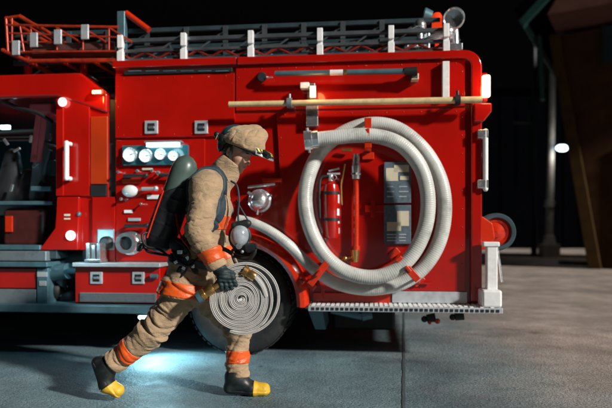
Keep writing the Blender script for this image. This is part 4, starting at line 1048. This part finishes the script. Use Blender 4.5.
lo = w(186, 262)+np.array([-.06, -.2, -.08]); hi = w(258, 128)+np.array([.06, .2, .04])
def body_mat(c):
    L_ = ls(c.astype(np.float32))
    return (ell(L_, (.0965, 0, -.0655), (.014, .021, .0095)) < 0)
sdf_part('body', body_sdf, lo, hi, .0034, [M['skin'], M['lip']], pe, body_mat)
# lashes, brows, hair
mb = MB()
for s in (-1, 1):
    mb.tube([H(.0835+.004*math.cos(t), s*(.031+.0135*t), -.010+.002*abs(t)) for t in (-1, -.5, 0, .5, 1)], .0014, 6)
part('eyelash', mb, M['hair'], pe)
mb = MB()
for s in (-1, 1):
    mb.tube([H(.0935-.012*(t*t*.4+.3*t), s*(.030+.017*t), .019+.003*(1-t*t)) for t in (-1, -.5, 0, .5, 1)], [.0018, .0032, .0034, .0028, .0012], 8)
part('eyebrow', mb, M['hair'], pe)
def hair_sdf(P):
    L_ = ls(P)
    d = ell(L_, (-.016, 0, .026), (.108, .083, .097))
    d = smax(d, plane(L_, (.012, 0, -.0), (1, 0, .35)), .012)
    d = smax(d, plane(L_, (0, 0, -.058), (.35, 0, -1)), .01)
    return d+(vnoise(P*np.array([1, 1, 1], np.float32), 220)-.5)*.006
sdf_part('hair', hair_sdf, hc-.17, hc+.15, .004, M['hair'], pe)

# ---- helmet (cloth-covered) ----
def H2(f, l, u): return H(f, l, u)
def ridge(P, axis, fa, fc, seed=0.0):
    a = np.asarray(axis, np.float32); a = a/np.linalg.norm(a)
    t = P@a
    Qp = (P-t[..., None]*a)*(fc)+a*(t*fa)[..., None]+seed
    n = vnoise(Qp, 1.0); m = vnoise(Qp*1.9+7.3, 1.0)
    v = vnoise(Qp*1.35+np.float32(31.7), 1.0)
    return (1-np.abs(2*n-1))**2*.8+(1-np.abs(2*m-1))**3*.2-.75*(1-np.abs(2*v-1))**7-.2
def cover_sdf(P):
    L_ = ls(P)
    d = ell(L_, (.020, 0, .064), (.148, .112, .102))
    d = smin(d, ell(P, w(253.5, 137), (.088, .070, .076)), .03)          # front bulge of the cloth
    d = d-.010*ridge(P, (.5, .1, -.85), 16, 9, 3.0)-(vnoise(P, 26)-.5)*.009
    d = smax(d, plane(L_, (0, 0, .034), (.10, 0, -1)), .012)
    d = smax(d, plane(L_, (-.098, 0, .06), (-1, 0, .15)), .010)
    d = smax(d, plane(P, w(240, 124.2), (-.02, .05, 1)), .012)
    d = smax(d, -ell(L_, (0, 0, .0), (.112, .090, .105)), .004)
    return d
sdf_part('helmet_cover', cover_sdf, hc-.2, hc+.27, .0042, M['tan2'], pe)
hc_ = None
mb = MB(); v_, f_ = surf(lambda P: smax(smax(ell(ls(P), (0, 0, .062), (.146, .104, .105)), plane(ls(P), (0, 0, .038), (-.10, 0, -1)), .008), -ell(ls(P), (0, 0, .0), (.115, .088, .108)), .004), hc-.2, hc+.25, .0045)
hs = mesh_object('helmet', v_, f_, M['shell'], None, pe, recalc=False, ang=180)
# rear brim and neck pad, knob
v_, f_ = surf(lambda P: smax(smin(ell(ls(P), (-.080, 0, .036), (.064, .096, .060)), ell(ls(P), (-.078, 0, -.012), (.042, .080, .045)), .02), -ell(ls(P), (-.0, 0, .0), (.112, .09, .112)), .004)+(vnoise(P, 40)-.5)*.004, hc-.25, hc+.2, .0045)
mesh_object('neck_guard', v_, f_, M['pack'], None, pe, recalc=False, ang=180)
mb = MB()
pts = [H(.122*math.cos(t)*1.12-.0, .092*math.sin(t), .036-.002*math.cos(t)) for t in np.linspace(-1.45, 1.45, 40)]
mb.tube(pts, 1, 10, flat=(.004, .010), up=tuple(Rn @ np.array([0.0, 0, 1]))); part('brim', mb, M['black'], hs)
mb = MB(); kp = H(-.147, -.05, .045); mb.ball(kp, .021, 14); mb.cyl(H(-.12, -.05, .045), kp, .014, .012, 12); part('adjuster_knob', mb, M['black'], hs)
mb = MB(); mb.tube([H(-.12, -.09, .03), H(-.15, -.04, .038), H(-.155, .04, .038), H(-.12, .09, .03)], 1, 8, flat=(.012, .003), up=tuple(Rn @ np.array([0.0, 0, 1]))); part('neck_band', mb, M['tan2'], hs)
# raised visor: foil band with yellow and silver patches, small lamp at the tip
arc = np.linspace(-1.12, 1.12, 26)
def vpt(k_, t, off):          # point on the visor, k_ = 0 upper edge .. 1 lower edge, pushed outwards by off
    ra_, rb_ = .112+.030*k_, .092+.014*k_
    return H(.098+.010*k_+(ra_+off)*math.cos(t), (rb_+off)*math.sin(t), .076-.033*k_+off)
def vis(f, r, u): return [H(f+r*math.cos(t), r*.95*math.sin(t), u) for t in arc]
mb = MB()
A = [vpt(0, t, 0) for t in arc]; B = [vpt(1, t, 0) for t in arc]
up = Rn @ np.array([0.0, 0, 1])
vs = A+B+[a+up*.006 for a in A]+[b_+up*.006 for b_ in B]; n = len(arc); fs = []
for i in range(n-1):
    fs += [(i, i+1, n+i+1, n+i), (2*n+i, 3*n+i, 3*n+i+1, 2*n+i+1), (n+i, n+i+1, 3*n+i+1, 3*n+i), (i, 2*n+i, 2*n+i+1, i+1)]
fs += [(0, n, 3*n, 2*n), (n-1, 3*n-1, 4*n-1, 2*n-1)]
mb.add(vs, fs); vz = part('visor', mb, M['silver'], hs)
def vpatch(name, cells, m, off):
    for k0, k1, t0, t1, sk in cells:
        mb = MB(); vs = []
        for o_ in (-.004, off):
            for k_, t in ((k0, t0), (k0, t1), (k1, t1+sk), (k1, t0+sk)): vs.append(vpt(k_, t, o_))
        mb.add(vs, [(0, 1, 2, 3), (4, 7, 6, 5), (0, 4, 5, 1), (1, 5, 6, 2), (2, 6, 7, 3), (3, 7, 4, 0)]); part(name, mb, m, vz)
vpatch('visor_patch', [(.06, .5, t, t+.13, .08) for t in np.linspace(-1.05, .85, 9)], M['yreflect'], .008)
vpatch('visor_stripe', [(.04, .62, t+.135, t+.2, .08) for t in np.linspace(-1.05, .8, 9)]+[(.55, .75, t, t+.16, .0) for t in np.linspace(-1.0, .8, 6)], M['black'], .009)
mb = MB(); mb.cyl(H(.205, -.055, .070), H(.242, -.062, .064), .018, .020, 16); mb.ball(H(.20, -.053, .072), .019, 14); part('helmet_lamp', mb, M['black'], hs)
mb = MB(); mb.tube(catmull([H(.01, -.094, .02), H(.012, -.085, -.03), H(.03, -.068, -.085), H(.055, -.03, -.125), H(.055, .03, -.125), H(.03, .068, -.085), H(.012, .085, -.03), H(.01, .094, .02)], .01), 1, 8, flat=(.0016, .007)); part('chin_strap', mb, M['strap'], hs)

# ---- coat ----
SH_R, EL_R, WR_R = w(206, 186, 3.63), w(199, 233, 3.53), w(217.5, 266.5, 3.535)
SH_L, EL_L, WR_L = w(207, 186, 3.975), w(214, 236, 4.04), w(230, 266, 4.02)
hem_a, hem_b = w(163, 291.5), w(214, 300.5)
hd = (hem_b-hem_a); hd /= np.linalg.norm(hd); hem_n = np.array([-hd[2]*-1, 0, 0]); hem_n = np.array([hd[2], 0, -hd[0]])
T1, T2, T3, T4 = w(212, 184), w(210, 208), w(201, 248), w(190, 290)
cn0, cn1 = w(218, 184), w(232, 162); cax = (cn1-cn0)/np.linalg.norm(cn1-cn0)
def limb_fold(P, a, b_, amp, freq, where, wid, seed=0.0):
    h = segh(P, a, b_)
    prof_ = np.exp(-((h-where)/wid)**2)
    ax_ = norm(np.array(b_)-np.array(a)); tilt = norm(ax_+np.array([.25*math.sin(seed*2+1), .3*math.cos(seed), .15]))
    return amp*(.25+prof_)*ridge(P, tilt, freq*1.25, 2.6, seed*3.7+1.3)*.72
def torso_sdf(P, fold=True):
    d = seg(P, T1, T2, .098, .128, 1.32)
    d = smin(d, seg(P, T2, T3, .128, .122, 1.32), .05)
    d = smin(d, seg(P, T3, T4+np.array([-.01, 0, -.02]), .122, .155, 1.18), .06)
    d = smin(d, seg(P, w(210, 186, 3.72), w(210, 186, 3.88), .095, .095), .05)
    d = smin(d, seg(P, w(190, 268, 3.73), w(181, 300, 3.715), .125, .150), .05)
    d = smin(d, seg(P, w(192, 268, 3.87), w(196, 300, 3.89), .12, .145), .05)
    if fold:
        d = d-.014*ridge(P, (.55, .25, .8), 14, 3.6, 2.0)-.007*(vnoise(P, 16)-.5)
    return d
def arm_sdf(P, sh, el, wr, sd=0.0):
    d = seg(P, sh, el, .093, .078)
    d = smin(d, seg(P, el, wr, .078, .063), .02)
    d = smin(d, seg(P, w(211, 180, sh[1]+(.08 if sh[1] < PY else -.08)), sh, .085, .094), .04)
    d = d+.004-limb_fold(P, sh, el, .020, 17, .92, .34, sd)-limb_fold(P, el, wr, .018, 13, .12, .4, sd+2)-limb_fold(P, sh, el, .012, 9, .25, .3, sd+5)-.010*(vnoise(P, 15)-.5)
    return d
def cuff(d, P, el, wr, ext=.012):
    ax = (wr-el)/np.linalg.norm(wr-el)
    return smax(d, np.where(segh(P, el, wr) > .5, plane(P, wr+ax*ext, ax), -1), .006)
def collar_sdf(P):
    h = (P-cn0.astype(np.float32))@cax.astype(np.float32)
    d = seg(P, cn0-cax*.03, cn1+cax*.05, .094, .084)
    d = d-.008*np.sin(P[..., 2]*55+3*vnoise(P, 12))*.6-.008*(vnoise(P, 18)-.5)
    d = smax(d, -seg(P, cn0-cax*.05, cn1+cax*.12, .070, .068), .005)
    return smax(d, plane(P, cn1+cax*.004, cax+np.array([.12, 0, .0])), .008)
def coat_full(P):
    body_ = smax(torso_sdf(P), plane(P, hem_a, hem_n), .008)
    body_ = smax(body_, -seg(P, cn0-cax*.02, cn1+cax*.12, .064, .064), .01)
    r_ = cuff(arm_sdf(P, SH_R, EL_R, WR_R), P, EL_R, WR_R); l_ = cuff(arm_sdf(P, SH_L, EL_L, WR_L, 9.0), P, EL_L, WR_L)
    d = smin(body_, np.minimum(r_, l_), .016)
    return smin(d, collar_sdf(P), .014)
clo = np.array([w(150, 0)[0], 3.36, w(0, 312)[2]]); chi = np.array([w(262, 0)[0], 4.2, w(0, 146)[2]])
ct = sdf_part('coat', coat_full, clo, chi, .0068, M['tan'], pe)
# bands: slabs of the same surface a few millimetres proud
def slab(P, p0, n, half): 
    return np.abs(plane(P, p0, n))-half
def band(name, fn, p0, n, half, lo_, hi_, m=M['band'], off=.005, par=ct, h=.0055):
    g_ = lambda P: smax(smax(fn(P)-off, slab(P, p0, n, half), .003), -(fn(P)+.012), .002)
    return sdf_part(name, g_, lo_, hi_, h, m, par)
hem_mid = (hem_a+hem_b)/2-hem_n*.052
band('reflective_band', torso_sdf, hem_mid, hem_n, .043, clo, np.array([chi[0], 4.2, w(0, 255)[2]]))
ra_ = WR_R-EL_R; ra_ /= np.linalg.norm(ra_)
armR = lambda P: arm_sdf(P, SH_R, EL_R, WR_R)
armL = lambda P: arm_sdf(P, SH_L, EL_L, WR_L, 9.0)
band('reflective_band', armR, w(210, 256, 3.56), ra_+np.array([-.12, 0, 0]), .040, np.minimum(EL_R, WR_R)-.14, np.maximum(EL_R, WR_R)+.14)
la_ = WR_L-EL_L; la_ /= np.linalg.norm(la_)
band('reflective_band', armL, (EL_L*.35+WR_L*.65), la_, .040, np.minimum(EL_L, WR_L)-.14, np.maximum(EL_L, WR_L)+.14)
band('reflective_band', torso_sdf, w(215, 222), (.1, 0, 1), .045, np.array([w(150, 0)[0], 3.5, w(0, 245)[2]]), np.array([w(260, 0)[0], 4.1, w(0, 200)[2]]))
# pocket flap and seam on the sleeve
# ---- trousers ----
HR, KR, AR = w(191, 283, 3.725), w(153, 331, 3.70), w(115, 361, 3.72)
HL, KL, AL = w(195, 283, 3.875), w(238, 326, 3.90), w(237.5, 374, 3.86)
def leg_sdf(P, hp, kn, an, sd=0.0):
    d = seg(P, hp, kn, .120, .086)
    d = smin(d, seg(P, kn, an, .086, .074), .03)
    d = d+.004-limb_fold(P, hp, kn, .022, 15, .9, .35, sd)-limb_fold(P, hp, kn, .016, 11, .3, .3, sd+3)-limb_fold(P, kn, an, .020, 15, .15, .3, sd+1)-limb_fold(P, kn, an, .020, 18, .95, .25, sd+6)-.012*(vnoise(P, 12)-.5)
    ax = (an-kn)/np.linalg.norm(an-kn)
    return smax(d, np.where(segh(P, kn, an) > .4, plane(P, an+ax*.02, ax), -1), .008)
legR = lambda P: leg_sdf(P, HR, KR, AR); legL = lambda P: leg_sdf(P, HL, KL, AL, 7.0)
def trousers_sdf(P):
    d = smin(legR(P), legL(P), .03)
    return smin(d, seg(P, w(193, 276), w(192, 285), .115, .125, 1.2), .04)
tro = sdf_part('trousers', trousers_sdf, np.array([w(96, 0)[0], 3.5, w(0, 384)[2]]), np.array([w(262, 0)[0], 4.12, w(0, 262)[2]]), .0072, M['tan'], pe)
kr_ = AR-KR; kr_ /= np.linalg.norm(kr_); kl_ = AL-KL; kl_ /= np.linalg.norm(kl_)
band('reflective_band', legR, w(127, 351, 3.71), kr_+np.array([.1, 0, 0]), .040, np.minimum(KR, AR)-.15, np.maximum(KR, AR)+.15, par=tro)
band('reflective_band', legL, w(238, 357, 3.87), kl_, .040, np.minimum(KL, AL)-.15, np.maximum(KL, AL)+.15, par=tro)

# pocket flap on the outside of the rear thigh
th_ = norm(KR-HR); pc = HR+(KR-HR)*.42; acr = norm(np.cross(th_, (0, 1, 0)))
def pocket(c, hu, hv, off):
    return lambda P: smax(smax(smax(smax(legR(P)-off, np.abs((P-c.astype(np.float32))@th_.astype(np.float32))-hu, .004), np.abs((P-c.astype(np.float32))@acr.astype(np.float32))-hv, .004), P[..., 1]-3.68, .003), -(legR(P)+.006), .002)
pk = sdf_part('pocket', pocket(pc, .085, .062, .007), pc-.2, pc+.2, .0055, M['tan'], tro)
sdf_part('pocket_flap', pocket(pc-th_*.062, .026, .066, .013), pc-.2, pc+.2, .005, M['tan'], tro)
# ---- boots ----
def boot(u_, Yb, ank, heel, ball_, toe, top, nm):
    A0, A1, A2, A3, A4 = [np.array(p) for p in (w(*top, Yb), w(*ank, Yb), w(*heel, Yb), w(*ball_, Yb), w(*toe, Yb))]
    fdir = (A4-A2)/np.linalg.norm(A4-A2); sd_ = np.array([0, 1.0, 0]); up_ = np.cross(fdir, sd_); up_ = up_ if up_@(A1-A2) > 0 else -up_
    def fn(P):
        d = seg(P, A0, A1, .054, .056)
        d = smin(d, seg(P, A1, A2, .055, .040, 1.05), .03)
        d = smin(d, seg(P, A1, A3, .052, .040, 1.25), .035)
        d = smin(d, seg(P, A3, A4, .040, .036, 1.3), .02)
        d = smin(d, seg(P, A2, A3, .038, .036, 1.15), .02)
        return d-.005*(vnoise(P, 22)-.5)
    foot_b = A3[2] < A2[2]-.08 and abs(A3[0]-A2[0]) < .2
    # sole: follows the line heel - ball - toe
    def sole(P):
        h1 = -up_
        s1 = plane(P, A2+h1*.034, h1)
        return smax(smin(seg(P, A2, A3, .044, .046, 1.18), seg(P, A3, A4, .047, .042, 1.3), .02), -(s1+.022), .003)
    lo_ = np.min([A0, A1, A2, A3, A4], 0)-.085; hi_ = np.max([A0, A1, A2, A3, A4], 0)+.085
    zc = .0
    clipz = lambda P, d: smax(d, -(P[..., 2]-zc), .003)
    bo = sdf_part('boot', lambda P: clipz(P, fn(P)), lo_, hi_, .0045, M['boot'], pe)
    tc_ = (A4*.12+A3*.88)
    sdf_part('sole', lambda P: clipz(P, smax(sole(P), plane(P, tc_-fdir*.004, fdir), .002)), lo_, hi_, .0045, M['black'], bo)
    tfn = lambda P: smin(fn(P)-.003, sole(P)-.002, .004)
    sdf_part('toe_cap', lambda P: clipz(P, smax(smax(tfn(P), -plane(P, tc_, fdir), .003), -(fn(P)+.012), .002)), lo_, hi_, .004, M['yellow'], bo)
boot(0, 3.725, (107, 366), (99, 362.5), (107, 384.5), (118, 390.5), (115, 359), 'rear')
boot(0, 3.86, (235, 376), (230, 387), (252, 388.5), (264, 389), (237.5, 360), 'front')

# ---- gloves ----
def hand_fn(P, wr, kn, fdir, side, ndir, curl, k=1.0):
    """wrist, middle knuckle, finger direction, across-the-palm direction, palm normal (towards the grip)"""
    d = seg(P, wr, wr*.35+kn*.65, .034*k, .036*k)
    pts0 = [kn+side*o for o in (-.033*k, -.011*k, .011*k, .032*k)]
    for p_ in pts0: d = smin(d, seg(P, wr*.8+p_*.2, p_, .022*k, .017*k), .012)
    lens = (.078, .088, .082, .066)
    for i, p_ in enumerate(pts0):
        l_ = lens[i]*k; a = p_; ang = 0.0
        f_ = None
        for j_, (fr, dc) in enumerate(((.42, curl[0]), (.32, curl[1]), (.26, curl[2]))):
            ang += dc+.06*i*(j_ == 0)
            b_ = a+(fdir*math.cos(ang)+ndir*math.sin(ang))*l_*fr+side*.002*(i-1.5)
            s_ = seg(P, a, b_, (.0135-.0012*j_)*k, (.0128-.0012*j_)*k)
            f_ = s_ if f_ is None else smin(f_, s_, .004)
            a = b_
        d = smin(d, f_, .005)
    return d
# right hand over the top edge of the rolled hose
wr, kn = w(219, 268.5, 3.53), w(226.5, 278.5, 3.492)
fd = norm((.25, .0, -1)); sd_ = norm((1, .05, .25)); nd = norm((-.05, 1, -.1))
def gloveR(P):
    d = hand_fn(P, wr, kn, fd, sd_, nd, (.05, .45, .5), 1.12)
    th0 = wr*.55+kn*.45+sd_*.03
    a = th0+np.array([.028, .01, -.012]); b_ = a+np.array([.018, .018, -.030]); 
    d = smin(d, seg(P, th0, a, .019, .0165), .012); d = smin(d, seg(P, a, b_, .0165, .013), .006)
    d = smin(d, seg(P, w(215, 262.5, 3.535), wr, .044, .041), .012)
    return d+.0016*np.sin(P[..., 2]*300+4*vnoise(P, 30))-.002*(vnoise(P, 60)-.5)
sdf_part('glove', gloveR, wr-.13, wr+.15, .0032, M['glove'], pe)
wl, kl = w(231, 268, 4.02), w(236, 281, 4.03)
sdf_part('glove', lambda P: smin(hand_fn(P, wl, kl, norm((.2, 0, -1)), norm((-1, 0, -.2)), norm((.1, -1, 0)), (.25, .5, .4), 1.12), seg(P, w(229, 262, 4.02), wl, .044, .04), .012), wl-.16, wl+.16, .0042, M['glove'], pe)

# ------------------------------------------------------------------ breathing apparatus on the back
ba = thing('breathing_apparatus', 'grey green air cylinder in a black shell worn on the back of the firefighter', 'air pack', tuple(w(165, 245)))
c0, c1 = w(160.5, 236), w(184.5, 169)
ax = (c1-c0)/np.linalg.norm(c1-c0)
mb = MB(); Lc = float(np.linalg.norm(c1-c0)); r_ = .082
mb.lathe([(.001, -.03), (r_*.6, -.015), (r_, .03), (r_, Lc-.02), (r_*.93, Lc+.025), (r_*.72, Lc+.06), (r_*.35, Lc+.083), (.001, Lc+.088)], c0, ax, 40); part('cylinder', mb, M['tank'], ba)
nb = np.array([ax[2], 0, -ax[0]])            # towards the back of the wearer
def shell(P):
    d = seg(P, c0-ax*.01, c0+ax*(Lc*.74), .094, .090, 1.2)
    d = smin(d, seg(P, c0+nb*.04+ax*.02, c0+nb*.05+ax*(Lc*.85), .055, .045, 2.0), .03)
    d = smax(d, plane(P, c0+ax*(Lc*.70), ax-nb*.75), .012)
    return d-.004*(vnoise(P, 14)-.5)-.0035*(1-np.abs(np.sin(plane(P, c0, ax)*38)))**6
sh_lo = np.minimum(c0, c1)-.2; sh_hi = np.maximum(c0, c1)+.2
sdf_part('shell', shell, sh_lo, sh_hi, .0062, M['pack'], ba)
# orange edging down the outer side of the shell
for yy in (-.098, .098):
    mb = MB(); mb.tube(catmull([c0+np.array([0, yy, 0])-nb*.052+ax*(-.03), c0+np.array([0, yy*.98, 0])-nb*.056+ax*(Lc*.3), c0+np.array([0, yy*.9, 0])-nb*.058+ax*(Lc*.62)], .02), .0055, 8); part('edging', mb, M['orange_red'], ba)
mb = MB(); k_ = c0-ax*.05-nb*.02; mb.cyl(k_, k_-ax*.05, .026, .022, 16); mb.cyl(k_-ax*.03, k_-ax*.03+np.array([-.075, -.05, .0]), .014, .014, 12); kk = k_-ax*.03+np.array([-.075, -.05, .0]); mb.lathe([(.001, -.016), (.026, -.014), (.03, 0), (.026, .014), (.001, .016)], kk, (1, .5, 0), 18); part('valve', mb, M['black'], ba)
def gear(name, pts, r__, m=M['black'], par=ba, st=.012, n=10): mb = MB(); mb.tube(catmull(pts, st), r__, n); return part(name, mb, m, par)
gear('air_hose', [kk, w(144, 244, 3.70), w(147, 251, 3.68), w(158, 254, 3.66), w(172, 256, 3.64)], .008)
gear('air_hose', [w(150, 232, 3.72), w(142, 235, 3.68), w(146, 246, 3.66), w(160, 250, 3.66), w(176, 262, 3.63)], .007)
# shoulder straps and hip belt lie on the coat
tors = lambda P: smin(torso_sdf(P), seg(P, w(211, 180, 3.71), SH_R, .086, .095), .04)
tors2 = lambda P: smin(torso_sdf(P), arm_sdf(P, SH_R, EL_R, WR_R), .016)
def strap(fn, Y0, tilt, half, th, lo_, hi_, name='shoulder_strap', m=M['strap'], p0=None):
    g_ = lambda P: smax(smax(smax(fn(P)-th, np.abs(plane(P, (w(212, 0, Y0)[0], Y0, 1.3), (tilt, 1, -.12)))-half, .004), -(fn(P)+.006), .002), -(P[..., 2]-w(0, 243)[2]), .004)
    return sdf_part(name, g_, lo_, hi_, .0052, m, ba)
slo = np.array([w(176, 0)[0], 3.5, w(0, 246)[2]]); shi = np.array([w(245, 0)[0], 4.1, w(0, 160)[2]])
strap(tors2, 3.655, -.16, .024, .013, slo, shi)
strap(lambda P: smin(torso_sdf(P), arm_sdf(P, SH_L, EL_L, WR_L, 9.0), .016), 3.95, .1, .024, .013, slo, shi)
bn = norm((.22, 0, 1))
belt = lambda P: smax(smax(torso_sdf(P)-.012, np.abs(plane(P, w(198, 262), bn))-.024, .003), -(torso_sdf(P)+.006), .002)
sdf_part('hip_belt', belt, np.array([w(160, 0)[0], 3.5, w(0, 285)[2]]), np.array([w(240, 0)[0], 4.1, w(0, 243)[2]]), .0055, M['strap'], ba)
# black pads, buckles and couplings hanging at the hip
def blob(P):
    d = seg(P, w(176, 244, 3.66), w(186, 264, 3.64), .042, .036, .8)
    d = smin(d, seg(P, w(186, 250, 3.63), w(192, 240, 3.66), .026, .02), .02)
    d = smin(d, seg(P, w(181, 268, 3.62), w(176, 276, 3.63), .018, .013), .012)
    d = smin(d, seg(P, w(190, 262, 3.61), w(196, 272, 3.62), .022, .016), .012)
    return d-.008*(vnoise(P, 30)-.5)
sdf_part('hip_pad', blob, np.array([w(166, 0)[0], 3.52, w(0, 284)[2]]), np.array([w(204, 0)[0], 3.8, w(0, 230)[2]]), .0055, M['pack'], ba)
for u, v, s_ in ((180, 252, .016), (188, 258, .014), (184, 268, .013), (193, 266, .012), (176, 262, .012)):
    mb = MB(); p_ = w(u, v, 3.60); mb.box((p_[0]-s_, 3.592, p_[2]-s_*.8), (p_[0]+s_, 3.604, p_[2]+s_*.8), Matrix.Rotation(R(u*7), 3, 'Y')); part('buckle', mb, M['chrome'], ba, bevel=.003)
for pts in ([w(176, 240, 3.62), w(184, 246, 3.59), (w(190, 256, 3.58)), w(186, 270, 3.59), w(180, 278, 3.6)], [w(172, 250, 3.63), w(180, 262, 3.59), w(190, 266, 3.58), w(198, 258, 3.6)]):
    gear('air_hose', pts, .0065)
gear('pressure_line', [w(190, 250, 3.6), w(183, 240, 3.60), w(178, 228, 3.66), w(176, 214, 3.70)], .006, M['orange_red'])
mb = MB(); p_ = w(187, 278, 3.615); mb.cyl(p_, p_+np.array([.012, -.01, -.045]), .014, .011, 12); part('whistle', mb, M['orange_red'], ba)

# ------------------------------------------------------------------ face mask hanging on the chest
fm = thing('face_mask', 'grey lensed breathing mask hanging from the neck in front of the chest', 'mask', tuple(w(240, 245, 3.66)))
mc = w(239.5, 236, 3.66)
mb = MB(); mb.ball(mc, .070, 28, (.82, .8, 1.0), Matrix.Rotation(R(12), 3, 'Y')); part('lens', mb, M['lens'], fm)
def frame_(P):
    d = np.sqrt(ell(P, mc+np.array([0, .02, .0]), (.062, .05, .072))**2+plane(P, mc+np.array([0, .012, 0]), (0, 1, 0))**2)-.010
    d = smin(d, seg(P, mc+np.array([-.03, .0, .066]), mc+np.array([.048, .0, .078]), .021, .024), .015)
    d = smin(d, seg(P, mc+np.array([-.03, .02, -.06]), mc+np.array([.06, .0, -.075]), .02, .026), .015)
    return d-.006*(vnoise(P, 40)-.5)
sdf_part('frame', frame_, mc-.14, mc+.14, .0042, M['black'], fm)
mb = MB(); a = mc+np.array([.045, -.01, -.075]); mb.cyl(a, a+np.array([.05, -.01, .012]), .028, .026, 20); mb.cyl(a+np.array([.05, -.01, .012]), a+np.array([.062, -.012, .015]), .018, .018, 16); rg_ = part('regulator', mb, M['dark'], fm)
mb = MB(); a = mc+np.array([.0, -.03, -.06]); mb.lathe([(.001, -.012), (.018, -.01), (.02, 0), (.018, .008), (.001, .01)], a, (0, 1, .3), 18); mb.ball(mc+np.array([.02, -.03, -.095]), .011, 10); part('valve_cap', mb, M['alud'], fm)
def gearm(name, pts, r__, m): mb = MB(); mb.tube(catmull(pts, .012), r__, 10); return part(name, mb, m, fm)
gearm('neck_strap', [w(231, 181, 3.70), w(237, 186, 3.67), w(239, 200, 3.66), w(238, 214, 3.66), w(239, 226, 3.66)], .006, M['strap'])
gearm('neck_strap', [w(236, 200, 3.68), w(243, 212, 3.66), w(249, 222, 3.66)], .005, M['strap'])
gearm('breathing_tube', [mc+np.array([.06, 0, -.07]), w(255, 250, 3.66), w(250, 258, 3.68), w(238, 257, 3.7), w(226, 250, 3.72), w(214, 246, 3.74)], .013, M['black'])
gearm('breathing_tube', [mc+np.array([-.02, 0, -.07]), w(232, 252, 3.68), w(236, 264, 3.66), w(243, 262, 3.65)], .009, M['black'])

# ------------------------------------------------------------------ rolled fire hose in the right hand
YR = 3.55
rc_ = w(241, 299, YR)
hr = thing('rolled_hose', 'flat pale hose wound into a tight roll carried in the gloved right hand', 'hose', (rc_[0], YR, rc_[2]-.2))
rt = Matrix.Rotation(R(4), 3, 'Z') @ Matrix.Rotation(R(-3), 3, 'X')
def place(x, y, z): return Vector(rc_)+rt @ Vector((x, y, z))
turns = 9.6; pitch = .0187; rr0 = .012
path = []; ups = []; N_ = int(turns*64)
for i in range(N_+1):
    a = 2*math.pi*i/64
    r_ = rr0+pitch*a/(2*math.pi)
    r_ *= 1+.018*math.sin(2*a+.6)+.010*math.sin(3*a)
    path.append((r_, a))
end_r, end_a = path[-1]
a_end0 = end_a
# outer slack loop: swings away from the roll on the right side
R_out = end_r
P3 = []
off_a = R(250)
for r_, a in path:
    al = -a+a_end0+off_a           # clockwise, ends at angle off_a (lower right)
    wob = .004*math.sin(a*1.7)+.003*math.sin(a*.61+1)
    P3.append((r_*math.cos(al), wob, r_*math.sin(al)))
P4 = []
n = 60
for i in range(n+1):
    t = i/n; al = R(250)+t*R(230); r_ = R_out+.002+.028*math.sin(min(1, t*1.25)*math.pi*.72)**1.3-.020*max(0, t-.8)/.2
    P4.append((r_*math.cos(al), -.004+.01*t, r_*math.sin(al)))
mb = MB(); PA = P3+P4[1:]; up_l = [tuple(rt @ Vector((0, 1, 0)))]*len(PA); 
for off_ in (-.0044, .0044):
    PB = [(p[0]*(1+off_/max(.02, math.hypot(p[0], p[2]))), p[1]+(.0012 if off_ > 0 else -.0012), p[2]*(1+off_/max(.02, math.hypot(p[0], p[2])))) for p in PA]
    mb.tube([place(*p) for p in PB], 1, 12, flat=(.033, .0046), up=up_l)
part('hose', mb, M['rollhose'], hr)
e = place(*P4[-1]); e_prev = place(*P4[-4]); t_ = (e-e_prev).normalized()
def coupling(p, t, nm, ribs=M['brass']):
    mb = MB(); mb.mi = 0
    mb.lathe([(.022, -.012), (.028, -.008), (.030, .0), (.030, .03), (.027, .034), (.027, .046), (.033, .05), (.033, .072), (.024, .074), (.022, .05)], p, t, 28)
    for k in range(6):
        a = k*math.pi/3; u_ = t.orthogonal().normalized(); w_ = t.cross(u_); dd = u_*math.cos(a)+w_*math.sin(a)
        mb.cyl(p+dd*.031+t*.056, p+dd*.031+t*.068, .005, .005, 8)
    mb.lathe([(.001, .03), (.022, .03)], p, t, 20)
    return part(nm, mb, ribs, hr)
p1_ = Vector(w(254, 276.5, 3.535)); t1_ = (Vector(w(238, 267, 3.535))-p1_).normalized(); coupling(p1_, t1_, 'coupling')
mb = MB(); mb.tube(catmull([w(266, 296, 3.55), w(262, 286, 3.54), p1_-t1_*.01, p1_+t1_*.012], .006), 1, 16, flat=(.028, .012), up=up_l[0]); part('hose_neck', mb, M['rollhose'], hr)
p2_ = Vector(w(212, 289, 3.50)); t2_ = (Vector(w(198, 298, 3.49))-p2_).normalized(); coupling(p2_, t2_, 'coupling')
mb = MB(); mb.cyl(p2_+t2_*.074, p2_+t2_*.10, .037, .033, 24); mb.cyl(p2_+t2_*.10, p2_+t2_*.106, .026, .024, 20); part('end_cap', mb, M['teal'], hr, bevel=0)
mb = MB(); mb.tube(catmull([w(231, 279, 3.515), w(224, 282, 3.51), w(217, 286, 3.505), tuple(p2_+t2_*.01)], .006), 1, 16, flat=(.024, .016), up=(0, 1, 0)); part('hose_neck', mb, M['brass'], hr)
clean_props()
